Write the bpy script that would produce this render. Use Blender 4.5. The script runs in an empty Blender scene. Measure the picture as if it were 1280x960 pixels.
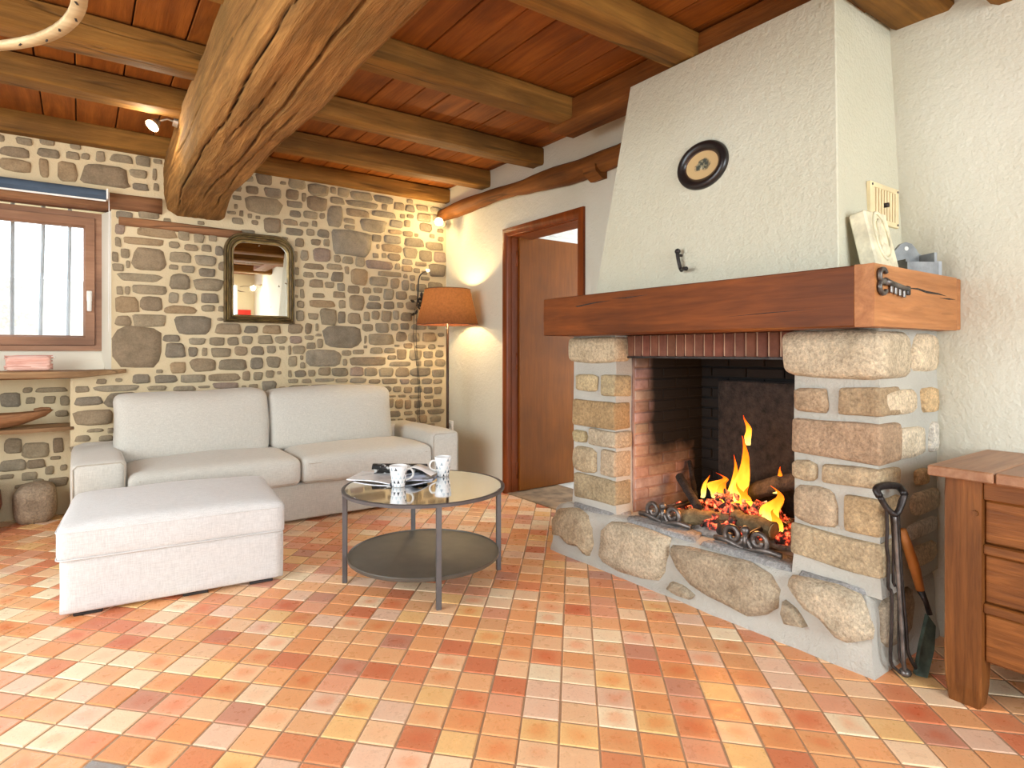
import bpy, bmesh, math, random
from mathutils import Vector, Matrix, noise

# ---------------------------------------------------------------- camera, light, exposure
SC = bpy.context.scene
COL = SC.collection
cam_d = bpy.data.cameras.new('camera')
cam_d.sensor_width = 36.0
cam_d.lens = 755.0 / 1280.0 * 36.0
cam_d.shift_y = -(480.0 - 440.0) / 1280.0
cam_d.clip_start = 0.02
cam = bpy.data.objects.new('camera', cam_d)
COL.objects.link(cam)
cam.location = (0, 0, 1.07)
cam.rotation_euler = (math.pi / 2, 0, -math.atan(540 / 755.0))
SC.camera = cam

world = bpy.data.worlds.new('sky')
SC.world = world
world.use_nodes = True
wbg = world.node_tree.nodes['Background']
wbg.inputs[0].default_value = (0.88, 0.94, 1.0, 1)
wbg.inputs[1].default_value = 4.5

SC.view_settings.view_transform = 'Standard'
SC.view_settings.look = 'None'
SC.view_settings.gamma = 1.0
SC.view_settings.use_curve_mapping = False
SC.view_settings.exposure = 0.12
SC.cycles.max_bounces = 8
SC.cycles.diffuse_bounces = 5
SC.cycles.glossy_bounces = 4
SC.cycles.transmission_bounces = 6
SC.cycles.transparent_max_bounces = 16
SC.cycles.sample_clamp_indirect = 6.0
SC.cycles.use_denoising = True


def area(name, loc, rot, sx, sy, power, col):
    d = bpy.data.lights.new(name, 'AREA')
    d.shape = 'RECTANGLE'
    d.size, d.size_y = sx, sy
    d.energy = power
    d.color = col
    o = bpy.data.objects.new(name, d)
    o.location = loc
    o.rotation_euler = rot
    COL.objects.link(o)
    return o


# daylight by the rear and hall windows, and an added unseen fill from the left
area('daylight_rear_window', (0.7, -2.45, 1.45), (math.radians(58), 0, 0), 2.6, 1.8, 106, (0.86, 0.965, 1.0))
area('fill_light_left', (-2.25, 2.1, 1.50), (math.radians(62), 0, math.radians(-90)), 2.9, 1.6, 94, (0.86, 0.965, 1.0))
area('daylight_hall_window', (4.75, 3.0, 1.3), (math.radians(90), 0, math.radians(90)), 1.2, 1.6, 8, (1.0, 0.98, 0.95))


def point(name, loc, power, col, r=0.03):
    d = bpy.data.lights.new(name, 'POINT')
    d.energy = power
    d.color = col
    d.shadow_soft_size = r
    o = bpy.data.objects.new(name, d)
    o.location = loc
    COL.objects.link(o)
    return o


R = random.Random(7)


# ---------------------------------------------------------------- helpers
def lin(c):
    return tuple(((v / 255.0) / 12.92 if v / 255.0 <= 0.04045 else ((v / 255.0 + 0.055) / 1.055) ** 2.4) for v in c)


def c4(c):
    return (*lin(c), 1.0)


def link(name, bm, mat, parent=None, loc=(0, 0, 0), smooth=True, rot=None):
    me = bpy.data.meshes.new(name)
    bmesh.ops.recalc_face_normals(bm, faces=bm.faces)
    bm.to_mesh(me)
    bm.free()
    return link_me(name, me, mat, parent, loc, smooth, rot)


def link_me(name, me, mat, parent=None, loc=(0, 0, 0), smooth=True, rot=None):
    if mat and not me.materials:
        me.materials.append(mat)
    if smooth and not me.get('done'):
        me.shade_smooth()
        me['done'] = 1
        if smooth == 'auto':
            me.set_sharp_from_angle(angle=math.radians(38))
    o = bpy.data.objects.new(name, me)
    COL.objects.link(o)
    o.location = loc
    if rot:
        o.rotation_euler = rot
    if parent:
        o.parent = parent
    return o


def thing(name, label, cat, loc=(0, 0, 0), rotz=0.0, group=None):
    o = bpy.data.objects.new(name, None)
    o.empty_display_size = 0.05
    COL.objects.link(o)
    o.location = loc
    o.rotation_euler = (0, 0, rotz)
    return tag(o, label, cat, group)


def tag(o, label, cat, group=None, kind='thing'):
    o['label'] = label
    o['category'] = cat
    if group:
        o['group'] = group
    if kind:
        o['kind'] = kind
    return o


def struct(o, label=None):
    o['kind'] = 'structure'
    if label:
        o['label'] = label
    return o


def B():
    return bmesh.new()


def box(bm, x0, x1, y0, y1, z0, z1, bev=0.0, seg=1):
    r = bmesh.ops.create_cube(bm, size=1.0)
    vs = r['verts']
    for v in vs:
        v.co = Vector(((x0 + x1) / 2 + v.co.x * (x1 - x0), (y0 + y1) / 2 + v.co.y * (y1 - y0), (z0 + z1) / 2 + v.co.z * (z1 - z0)))
    if bev > 0:
        es = list({e for v in vs for e in v.link_edges})
        bmesh.ops.bevel(bm, geom=es, offset=bev, segments=seg, affect='EDGES', profile=0.6)
    return bm


def loft(bm, rings, close=True, cap=True):
    """rings: list of lists of points of equal length"""
    vr = [[bm.verts.new(p) for p in ring] for ring in rings]
    n = len(vr[0])
    for a, b in zip(vr, vr[1:]):
        for i in range(n if close else n - 1):
            j = (i + 1) % n
            bm.faces.new((a[i], a[j], b[j], b[i]))
    if cap and close:
        bm.faces.new(vr[0][::-1])
        bm.faces.new(vr[-1])
    return vr


def tube(bm, pts, r, n=8, cap=True):
    pts = [Vector(p) for p in pts]
    rs = r if isinstance(r, (list, tuple)) else [r] * len(pts)
    rings = []
    up = None
    for i, p in enumerate(pts):
        t = (pts[min(i + 1, len(pts) - 1)] - pts[max(i - 1, 0)]).normalized()
        if up is None:
            up = Vector((0, 0, 1)) if abs(t.z) < 0.9 else Vector((1, 0, 0))
        a = t.cross(up)
        if a.length < 1e-4:
            a = t.cross(Vector((0.3, 1, 0.2)))
        a.normalize()
        b = t.cross(a).normalized()
        up = -b if up.dot(b) < 0 else b
        b = up
        a = b.cross(t).normalized()
        rings.append([p + (a * math.cos(k * 2 * math.pi / n) + b * math.sin(k * 2 * math.pi / n)) * rs[i] for k in range(n)])
    loft(bm, rings, True, cap)
    return bm


def lathe(bm, prof, c=(0, 0, 0), n=32, cap=True):
    c = Vector(c)
    rings = [[c + Vector((r * math.cos(k * 2 * math.pi / n), r * math.sin(k * 2 * math.pi / n), z)) for k in range(n)] for r, z in prof]
    loft(bm, rings, True, cap)
    return bm


def spline(pts, k=6):
    pts = [Vector(p) for p in pts]
    out = []
    for i in range(len(pts) - 1):
        p0, p1, p2, p3 = pts[max(i - 1, 0)], pts[i], pts[i + 1], pts[min(i + 2, len(pts) - 1)]
        for s in range(k):
            t = s / k
            out.append(0.5 * ((2 * p1) + (p2 - p0) * t + (2 * p0 - 5 * p1 + 4 * p2 - p3) * t * t + (3 * p1 - p0 - 3 * p2 + p3) * t ** 3))
    out.append(pts[-1])
    return out


def softbox(bm, x0, x1, y0, y1, z0, z1, r=0.05, top=0.0, front=0.0, bottom=0.0, n=14, wob=0.0, seed=0.0):
    """a stuffed block: rounded edges (r), bulging top / sides"""
    cx, cy, cz = (x0 + x1) / 2, (y0 + y1) / 2, (z0 + z1) / 2
    hx, hy, hz = (x1 - x0) / 2, (y1 - y0) / 2, (z1 - z0) / 2
    bmesh.ops.create_cube(bm, size=2.0)
    bmesh.ops.subdivide_edges(bm, edges=bm.edges[:], cuts=n, use_grid_fill=True)
    r = min(r, hx, hy, hz)
    for v in bm.verts:
        q = v.co.copy()
        u = Vector((math.sin(q.x * math.pi / 2), math.sin(q.y * math.pi / 2), math.sin(q.z * math.pi / 2)))
        p = Vector((u.x * hx, u.y * hy, u.z * hz))
        k = Vector((max(-hx + r, min(hx - r, p.x)), max(-hy + r, min(hy - r, p.y)), max(-hz + r, min(hz - r, p.z))))
        d = p - k
        if d.length > 1e-6:
            p = k + d.normalized() * r
        fx, fy, fz = 1 - (p.x / hx) ** 2, 1 - (p.y / hy) ** 2, 1 - (p.z / hz) ** 2
        fx, fy, fz = max(fx, 0) ** 0.6, max(fy, 0) ** 0.6, max(fz, 0) ** 0.6
        if p.z > 0:
            p.z += top * fx * fy * (p.z / hz)
        else:
            p.z += bottom * fx * fy * (p.z / hz)
        p.y += front * fx * fz * (p.y / hy)
        if wob:
            w = noise.noise_vector(Vector((p.x * 5 + seed, p.y * 5, p.z * 5)))
            p += w * wob
        v.co = p + Vector((cx, cy, cz))
    return bm


def hewn(bm, p0, p1, w, h, seg=12, jit=0.006, ch=0.15, seed=0.0, taper=None):
    """a rough-hewn timber from p0 to p1 (centre of the section), width w sideways, height h up"""
    p0, p1 = Vector(p0), Vector(p1)
    t = (p1 - p0).normalized()
    s = t.cross(Vector((0, 0, 1))).normalized()
    u = s.cross(t).normalized()
    a = 1 - ch * 2
    sec = [(-1, -a), (-a, -1), (0, -1.01), (a, -1), (1, -a), (1.01, 0), (1, a), (a, 1), (0, 1), (-a, 1), (-1, a), (-1.01, 0)]
    rings = []
    for i in range(seg + 1):
        f = i / seg
        c = p0.lerp(p1, f)
        ww, hh = w, h
        if taper:
            ww, hh = w * taper(f), h * taper(f)
        ring = []
        for k, (a_, b_) in enumerate(sec):
            nv = noise.noise_vector(Vector((f * (p1 - p0).length * 2.2 + seed, a_ * 1.3 + seed * 0.7, b_ * 1.3)))
            ring.append(c + s * (a_ * ww / 2) + u * (b_ * hh / 2) + (s * nv.x + u * nv.y) * jit)
        rings.append(ring)
    loft(bm, rings)
    return bm


# ---------------------------------------------------------------- materials
class NT:
    def __init__(self, name):
        self.m = bpy.data.materials.new(name)
        self.m.use_nodes = True
        self.t = self.m.node_tree
        self.b = self.t.nodes['Principled BSDF']
        self.out = self.t.nodes['Material Output']

    def n(self, typ, **kw):
        nd = self.t.nodes.new(typ)
        for k, v in kw.items():
            if k == 'inp':
                for kk, vv in v.items():
                    nd.inputs[kk].default_value = vv
            else:
                setattr(nd, k, v)
        return nd

    def l(self, a, b):
        self.t.links.new(a, b)

    def coord(self, scale=(1, 1, 1), rnd=True, kind='Object'):
        tc = self.n('ShaderNodeTexCoord')
        mp = self.n('ShaderNodeMapping', inp={'Scale': scale})
        src = tc.outputs[kind]
        if rnd:
            oi = self.n('ShaderNodeObjectInfo')
            ml = self.n('ShaderNodeVectorMath', operation='SCALE')
            cx = self.n('ShaderNodeCombineXYZ', inp={0: 13.0, 1: 7.0, 2: 23.0})
            self.l(cx.outputs[0], ml.inputs[0])
            self.l(oi.outputs['Random'], ml.inputs['Scale'])
            ad = self.n('ShaderNodeVectorMath', operation='ADD')
            self.l(src, ad.inputs[0])
            self.l(ml.outputs[0], ad.inputs[1])
            src = ad.outputs[0]
        self.l(src, mp.inputs[0])
        return mp.outputs[0]

    def noise(self, vec, scale, detail=4, rough=0.55, dist=0.0):
        nd = self.n('ShaderNodeTexNoise', inp={'Scale': scale, 'Detail': detail, 'Roughness': rough, 'Distortion': dist})
        self.l(vec, nd.inputs['Vector'])
        return nd.outputs['Fac']

    def ramp(self, fac, stops, interp='LINEAR'):
        nd = self.n('ShaderNodeValToRGB')
        nd.color_ramp.interpolation = interp
        els = nd.color_ramp.elements
        while len(els) < len(stops):
            els.new(0.5)
        for e, (p, c) in zip(els, stops):
            e.position = p
            e.color = c if len(c) == 4 else c4(c)
        self.l(fac, nd.inputs[0])
        return nd.outputs['Color']

    def mix(self, a, b, fac, mode='MIX'):
        nd = self.n('ShaderNodeMix', data_type='RGBA', blend_type=mode)
        for s, i in ((a, 6), (b, 7), (fac, 0)):
            if hasattr(s, 'node'):
                self.l(s, nd.inputs[i])
            else:
                nd.inputs[i].default_value = s
        return nd.outputs[2]

    def bump(self, h, strength=0.3, dist=0.01, chain=None):
        nd = self.n('ShaderNodeBump', inp={'Strength': strength, 'Distance': dist})
        self.l(h, nd.inputs['Height'])
        if chain is not None:
            self.l(chain, nd.inputs['Normal'])
        self.l(nd.outputs[0], self.b.inputs['Normal'])
        return nd.outputs[0]

    def base(self, s):
        if hasattr(s, 'node'):
            self.l(s, self.b.inputs['Base Color'])
        else:
            self.b.inputs['Base Color'].default_value = s

    def rough(self, v):
        if hasattr(v, 'node'):
            self.l(v, self.b.inputs['Roughness'])
        else:
            self.b.inputs['Roughness'].default_value = v


W1, W0 = (1, 1, 1, 1), (0, 0, 0, 1)


def m_plain(name, col, rough=0.5, metal=0.0, var=0.08, sc=12.0, bump=0.0):
    m = NT(name)
    v = m.coord()
    f = m.noise(v, sc, 3)
    d = tuple(max(0, c * (1 - var * 1.6)) for c in col)
    l_ = tuple(min(255, c * (1 + var)) for c in col)
    m.base(m.ramp(f, [(0.3, d), (0.7, l_)]))
    m.rough(rough)
    m.b.inputs['Metallic'].default_value = metal
    if bump:
        m.bump(m.noise(v, sc * 3, 3), bump, 0.01)
    return m.m


def m_wood(name, dark, light, axis='x', sc=1.0, rough=0.55, bump=0.35, crack=0.0, tint=None, spec=0.25, attr=None):
    m = NT(name)
    st = {'x': (0.7, 9, 9), 'y': (9, 0.7, 9), 'z': (9, 9, 0.7)}[axis]
    v = m.coord(tuple(s * sc for s in st))
    g = m.noise(v, 1.6, 8, 0.62, 0.8)
    col = m.ramp(g, [(0.28, dark), (0.5, tuple((a + b) / 2 for a, b in zip(dark, light))), (0.72, light)])
    v2 = m.coord((1.6, 1.6, 1.6))
    lf = m.noise(v2, 1.3, 3)
    col = m.mix(col, c4(tint or tuple(c * 0.72 for c in dark)), m.ramp(lf, [(0.45, W0), (0.75, (0.6, 0.6, 0.6, 1))]))
    fine = m.noise(v, 9.0, 4, 0.6)
    col = m.mix(col, m.ramp(fine, [(0.3, (0.62, 0.62, 0.62, 1)), (0.6, W1)]), 0.45, 'MULTIPLY')
    hgt = m.mix(g, fine, 0.35)
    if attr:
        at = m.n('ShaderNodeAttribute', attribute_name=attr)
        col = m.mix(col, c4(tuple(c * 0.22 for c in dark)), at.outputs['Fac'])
    if crack:
        st2 = {'x': (0.32, 5, 5), 'y': (5, 0.32, 5), 'z': (5, 5, 0.32)}[axis]
        v3 = m.coord(tuple(s * sc for s in st2))
        cn = m.noise(v3, 1.1, 3, 0.5, 0.35)
        line = m.ramp(cn, [(0.485, W1), (0.4985, W0), (0.503, W0), (0.515, W1)])
        brk = m.ramp(m.noise(v2, 1.1, 1), [(0.45, W0), (0.55, W1)])
        line = m.mix(W1, line, brk)
        col = m.mix(col, c4(tuple(c * 0.25 for c in dark)), m.ramp(line, [(0.0, (crack, crack, crack, 1)), (1.0, W0)]))
        hgt = m.mix(hgt, line, 0.6, 'MULTIPLY')
    m.base(col)
    m.rough(rough)
    m.b.inputs['Specular IOR Level'].default_value = spec
    m.bump(hgt, bump, 0.012)
    return m.m


def m_stone(name, rough=0.85, speck=0.5, sc=1.0, bump=0.6, coarse=0.0):
    """stone whose own colour is the object's colour"""
    m = NT(name)
    oi = m.n('ShaderNodeObjectInfo')
    v = m.coord()
    a = m.noise(v, 13 * sc, 6, 0.7)
    b = m.noise(v, 100 * sc, 5, 0.75)
    col = m.mix(oi.outputs['Color'], m.ramp(a, [(0.25, (0.62, 0.58, 0.52, 1)), (0.5, (0.98, 0.97, 0.95, 1)), (0.75, (1.28, 1.27, 1.25, 1))]), 0.85, 'MULTIPLY')
    col = m.mix(col, m.ramp(b, [(0.3, (0.5, 0.46, 0.42, 1)), (0.5, (0.95, 0.95, 0.95, 1)), (0.7, (1.5, 1.45, 1.35, 1))]), speck, 'MULTIPLY')
    m.base(col)
    m.rough(rough)
    h = m.mix(a, b, 0.5)
    if coarse:
        h2 = m.noise(v, 26 * sc, 4, 0.75)
        h = m.mix(h, h2, coarse)
    m.bump(h, bump, 0.012)
    return m.m


def m_plaster(name, col, col2, grain=90, bump=0.35):
    m = NT(name)
    v = m.coord(rnd=False)
    a = m.noise(v, 1.2, 3)
    m.base(m.ramp(a, [(0.3, col2), (0.7, col)]))
    m.rough(0.92)
    h = m.mix(m.noise(v, grain * 0.35, 4, 0.6), m.noise(v, grain, 2), 0.35)
    m.bump(h, bump, 0.012)
    return m.m


def m_fabric(name, col):
    m = NT(name)
    a = m.noise(m.coord((30, 420, 420)), 1.0, 3, 0.7)
    b = m.noise(m.coord((420, 420, 30)), 1.0, 3, 0.7)
    f = m.mix(a, b, 0.5)
    d = tuple(c * 0.9 for c in col)
    l_ = tuple(min(255, c * 1.05) for c in col)
    m.base(m.ramp(f, [(0.35, d), (0.65, l_)]))
    m.rough(0.95)
    m.b.inputs['Sheen Weight'].default_value = 0.15
    w = m.noise(m.coord((2.2, 2.2, 5)), 2.5, 3)
    bn = m.bump(f, 0.25, 0.002)
    m.bump(w, 0.35, 0.02, bn)
    return m.m


def m_tile(name, attr=None):
    m = NT(name)
    if attr:
        src = m.n('ShaderNodeVertexColor', layer_name=attr).outputs['Color']
    else:
        src = m.n('ShaderNodeObjectInfo').outputs['Color']
    v = m.coord(rnd=not attr)
    uv = m.n('ShaderNodeUVMap').outputs[0]
    cn = m.n('ShaderNodeVectorMath', operation='DISTANCE', inp={1: (0.5, 0.5, 0)})
    m.l(uv, cn.inputs[0])
    nz = m.noise(v, 22, 3)
    ad = m.n('ShaderNodeMath', operation='MULTIPLY_ADD', inp={1: 0.55, 2: -0.27})
    m.l(nz, ad.inputs[0])
    sm = m.n('ShaderNodeMath', operation='ADD')
    m.l(cn.outputs['Value'], sm.inputs[0])
    m.l(ad.outputs[0], sm.inputs[1])
    # fired heart of each tile a little redder than its rim
    heart = m.ramp(sm.outputs[0], [(0.12, (0.96, 0.70, 0.60, 1)), (0.36, (1.0, 0.95, 0.92, 1)), (0.60, (1.04, 1.05, 1.05, 1))])
    rk = m.n('ShaderNodeObjectInfo').outputs['Random'] if not attr else m.noise(v, 7.0, 1)
    hk_ = m.ramp(rk, [(0.55, (0.18, 0.18, 0.18, 1)), (0.8, W1)])
    col = m.mix(src, heart, hk_, 'MULTIPLY')
    sp = m.noise(v, 160, 3, 0.7)
    col = m.mix(col, m.ramp(sp, [(0.28, (0.75, 0.72, 0.7, 1)), (0.42, W1), (0.7, (1.06, 1.06, 1.06, 1))]), 0.8, 'MULTIPLY')
    m.base(col)
    m.rough(m.ramp(m.noise(v, 30, 3), [(0.3, (0.24, 0.24, 0.24, 1)), (0.7, (0.40, 0.40, 0.40, 1))]))
    m.bump(m.mix(nz, sp, 0.3), 0.18, 0.006)
    return m.m


def m_brick(name, c_dark, c_light, soot=False):
    m = NT(name)
    v = m.coord()
    a = m.noise(v, 14, 5, 0.65)
    oi = m.n('ShaderNodeObjectInfo')
    col = m.ramp(a, [(0.3, c_dark), (0.7, c_light)])
    col = m.mix(col, oi.outputs['Color'], 0.55, 'MULTIPLY')
    if soot:
        # soot stain: thick towards the back of the hearth and up the flue
        g = m.n('ShaderNodeNewGeometry')
        sx = m.n('ShaderNodeSeparateXYZ')
        m.l(g.outputs['Position'], sx.inputs[0])
        fx = m.n('ShaderNodeMapRange', inp={1: 2.30, 2: 2.44})
        fz = m.n('ShaderNodeMapRange', inp={1: 0.40, 2: 0.62})
        m.l(sx.outputs['X'], fx.inputs[0])
        m.l(sx.outputs['Z'], fz.inputs[0])
        mu = m.n('ShaderNodeMath', operation='MULTIPLY')
        m.l(fx.outputs[0], mu.inputs[0])
        m.l(fz.outputs[0], mu.inputs[1])
        fz2 = m.n('ShaderNodeMapRange', inp={1: 0.90, 2: 1.06, 3: 0.0, 4: 0.7})
        m.l(sx.outputs['Z'], fz2.inputs[0])
        mx0 = m.n('ShaderNodeMath', operation='MAXIMUM')
        m.l(mu.outputs[0], mx0.inputs[0])
        m.l(fz2.outputs[0], mx0.inputs[1])
        fb = m.n('ShaderNodeMapRange', inp={1: 2.62, 2: 2.76, 3: 0.0, 4: 0.95})
        m.l(sx.outputs['X'], fb.inputs[0])
        mx = m.n('ShaderNodeMath', operation='MAXIMUM')
        m.l(mx0.outputs[0], mx.inputs[0])
        m.l(fb.outputs[0], mx.inputs[1])
        gp = m.n('ShaderNodeVectorMath', operation='SCALE', inp={'Scale': 1.0})
        m.l(g.outputs['Position'], gp.inputs[0])
        nz = m.noise(gp.outputs[0], 9, 4)
        sb = m.n('ShaderNodeMath', operation='MULTIPLY_ADD', inp={1: 0.5, 2: -0.12})
        m.l(nz, sb.inputs[0])
        ad = m.n('ShaderNodeMath', operation='ADD', use_clamp=True)
        m.l(mx.outputs[0], ad.inputs[0])
        m.l(sb.outputs[0], ad.inputs[1])
        col = m.mix(col, c4((15, 13, 12)), ad.outputs[0])
    m.base(col)
    m.rough(0.9)
    m.bump(a, 0.4, 0.008)
    return m.m


def m_emit(name, col, strength):
    m = NT(name)
    m.base(W0)
    m.b.inputs['Emission Color'].default_value = c4(col)
    m.b.inputs['Emission Strength'].default_value = strength
    return m.m


def m_glass(name, tint=(1, 1, 1, 1), ior=1.5, boost=1.0, gr=0.01):
    m = NT(name)
    m.t.nodes.remove(m.b)
    fr = m.n('ShaderNodeFresnel', inp={'IOR': ior})
    tr = m.n('ShaderNodeBsdfTransparent', inp={0: tint})
    gl = m.n('ShaderNodeBsdfGlossy', inp={0: (1, 1, 1, 1), 'Roughness': gr})
    mx = m.n('ShaderNodeMixShader')
    k = m.n('ShaderNodeMath', operation='MULTIPLY', use_clamp=True, inp={1: boost})
    m.l(fr.outputs[0], k.inputs[0])
    m.l(k.outputs[0], mx.inputs[0])
    m.l(tr.outputs[0], mx.inputs[1])
    m.l(gl.outputs[0], mx.inputs[2])
    m.l(mx.outputs[0], m.out.inputs[0])
    return m.m


M = {}
M['plaster'] = m_plaster('plaster', (212, 209, 194), (203, 199, 179), 75, 0.65)
M['plaster_smooth'] = m_plaster('plaster_smooth', (224, 219, 204), (216, 210, 192), 160, 0.12)
M['hood'] = m_plaster('hood_plaster', (206, 203, 184), (197, 193, 170), 85, 0.8)
M['mortar'] = m_plaster('lime_mortar', (214, 198, 164), (200, 182, 146), 140, 0.5)
M['yard'] = m_stone('yard_wall', 0.95, 0.6, 0.3, 0.4)
M['mortar_grey'] = m_plaster('grey_mortar', (196, 193, 183), (166, 163, 153), 150, 0.7)
M['wallstone'] = m_stone('wall_stone', 0.92, 0.4, 1.0, 0.5)
M['granite'] = m_stone('granite', 0.92, 0.85, 0.8, 1.6, 0.65)
M['tile'] = m_tile('terracotta_tile')
M['tile_mass'] = m_tile('terracotta_tile_mass', 'tint')
M['grout'] = m_plaster('grout', (186, 154, 122), (166, 132, 102), 200, 0.4)
M['plank'] = m_wood('ceiling_plank', (118, 62, 16), (172, 102, 38), 'y', 1.0, 0.6, 0.3)
M['joist'] = m_wood('joist_oak', (104, 70, 26), (164, 116, 52), 'x', 1.0, 0.7, 0.6, 0.5)
M['joist_y'] = m_wood('joist_oak_long', (104, 60, 22), (156, 98, 42), 'y', 1.0, 0.7, 0.6, 0.5)
M['beam'] = m_wood('beam_oak', (112, 76, 36), (186, 136, 74), 'y', 2.1, 0.85, 1.4, 0.0, tint=(98, 78, 38), attr='crack')
M['mantel'] = m_wood('mantel_oak', (92, 46, 14), (142, 76, 28), 'y', 1.0, 0.5, 0.3, 0.0)
M['door'] = m_wood('door_wood', (126, 70, 16), (144, 82, 22), 'z', 0.7, 0.38, 0.03)
M['doorframe'] = m_wood('door_frame_wood', (104, 48, 16), (150, 74, 28), 'z', 0.8, 0.35, 0.1)
M['window'] = m_wood('window_frame_wood', (136, 96, 70), (172, 130, 100), 'x', 0.7, 0.45, 0.12)
M['lintel'] = m_wood('lintel_wood', (108, 72, 48), (170, 122, 84), 'x', 1.0, 0.8, 0.8, 0.6)
M['driftwood'] = m_wood('shelf_wood', (120, 88, 58), (198, 164, 122), 'x', 1.0, 0.75, 0.6, 0.8)
M['chest'] = m_wood('chest_wood', (98, 56, 22), (154, 96, 46), 'z', 2.2, 0.5, 0.25)
M['chest_h'] = m_wood('chest_wood_panel', (98, 54, 20), (156, 96, 44), 'y', 2.6, 0.5, 0.25)
M['chest_top'] = m_wood('chest_wood_top', (146, 100, 70), (206, 160, 124), 'x', 0.8, 0.36, 0.25)
M['fabric'] = m_fabric('sofa_linen', (198, 194, 184))
M['fabric2'] = m_fabric('ottoman_linen', (210, 209, 207))
M['steel'] = m_plain('grey_steel', (96, 92, 92), 0.45, 0.3, 0.05)
M['shelfmetal'] = m_plain('dark_shelf_steel', (92, 88, 80), 0.4, 0.2, 0.05)
M['iron'] = m_plain('wrought_iron', (58, 52, 50), 0.42, 0.55, 0.2, 20, 0.3)
M['iron_grey'] = m_plain('worn_iron', (112, 106, 102), 0.38, 0.7, 0.2, 20, 0.3)
M['brass'] = m_plain('satin_metal', (206, 194, 176), 0.3, 0.7, 0.08)
M['dark'] = m_plain('dark_plastic', (30, 28, 28), 0.5, 0.0, 0.1)
M['bar_glow'] = m_plain('glow_grey_bar', (176, 184, 188), 0.6, 0.0, 0.05)  # glow of the window painted into the bars as pale grey
M['seam'] = m_plain('linen_seam', (176, 166, 150), 0.95, 0.0, 0.05)
M['white'] = m_plain('white_enamel', (236, 236, 232), 0.4, 0.0, 0.03)
M['cream'] = m_plain('cream_plaster_cast', (222, 214, 184), 0.8, 0.0, 0.08, 20, 0.3)
M['beige'] = m_plain('beige_vent', (232, 214, 170), 0.6, 0.0, 0.04)
M['greybox'] = m_plain('grey_painted_wood', (142, 146, 148), 0.7, 0.0, 0.08, 20, 0.2)
M['glass_table'] = m_glass('table_glass', (0.92, 0.87, 0.78, 1), 1.5, 2.6, 0.05)
M['glass_window'] = m_glass('window_glass', (0.98, 0.99, 1, 1), 1.14)
M['blind'] = m_plain('blind_fabric', (66, 82, 100), 0.8, 0.0, 0.06, 8)
M['char'] = m_plain('charred_wood', (40, 34, 31), 0.85, 0.0, 0.4, 30, 0.8)
M['ash'] = m_plain('ash', (150, 144, 138), 0.95, 0.0, 0.2, 30, 0.8)
M['log'] = m_wood('log_bark', (92, 78, 56), (150, 132, 98), 'x', 2.0, 0.9, 0.8, 0.4)
M['threshold'] = m_plain('threshold_stone', (150, 126, 98), 0.75, 0.0, 0.15, 9, 0.4)
M['redpanel'] = m_plain('red_board', (205, 40, 34), 0.6, 0.0, 0.04)
M['ring'] = m_wood('hoop_wood', (176, 150, 108), (222, 200, 158), 'x', 0.6, 0.7, 0.3)
M['paper'] = m_plain('paper', (238, 238, 236), 0.5, 0.0, 0.02)
M['bowlwood'] = m_wood('bowl_wood', (110, 72, 44), (176, 128, 88), 'x', 1.2, 0.6, 0.4)
M['jar'] = m_plain('brown_glaze', (112, 66, 42), 0.4, 0.0, 0.15, 8)


# ---------------------------------------------------------------- setting: floor
def to_local(bm, root):
    inv = (Matrix.Translation(root.location) @ root.rotation_euler.to_matrix().to_4x4()).inverted()
    bmesh.ops.transform(bm, matrix=inv, verts=bm.verts)


def part(name, bm, mat, parent, smooth=True, label=None):
    """geometry given in world coordinates, stored under parent"""
    root = parent
    while root.parent:
        root = root.parent
    to_local(bm, root)
    o = link(name, bm, mat, parent, smooth=smooth)
    if label:
        o['label'] = label
    return o


def lpart(name, bm, mat, parent, smooth=True, label=None):
    """geometry given in the thing's own coordinates"""
    o = link(name, bm, mat, parent, smooth=smooth)
    if label:
        o['label'] = label
    return o


bm = B()
box(bm, -2.7, 2.66, -2.9, 5.2, -0.15, -0.0025)
floor = struct(link('floor', bm, M['grout'], smooth=False))

TU, TV = 0.1115, 0.1035                       # tile pitch along the two courses
AU, AV = math.radians(-47.3), math.radians(48.6)
du, dv = Vector((math.cos(AU), math.sin(AU))), Vector((math.cos(AV), math.sin(AV)))
T0 = Vector((0.0, 0.0)) + Vector((0.915, 1.35))
PAL = [((236, 172, 118), 8), ((232, 160, 106), 8), ((244, 200, 156), 8), ((228, 150, 106), 5), ((214, 130, 92), 3),
       ((248, 216, 178), 6), ((250, 230, 194), 3), ((246, 200, 136), 4), ((232, 168, 132), 5), ((204, 146, 120), 2), ((238, 182, 132), 8), ((240, 202, 172), 5)]
PALW = [c for c, w in PAL for _ in range(w)]


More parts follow.
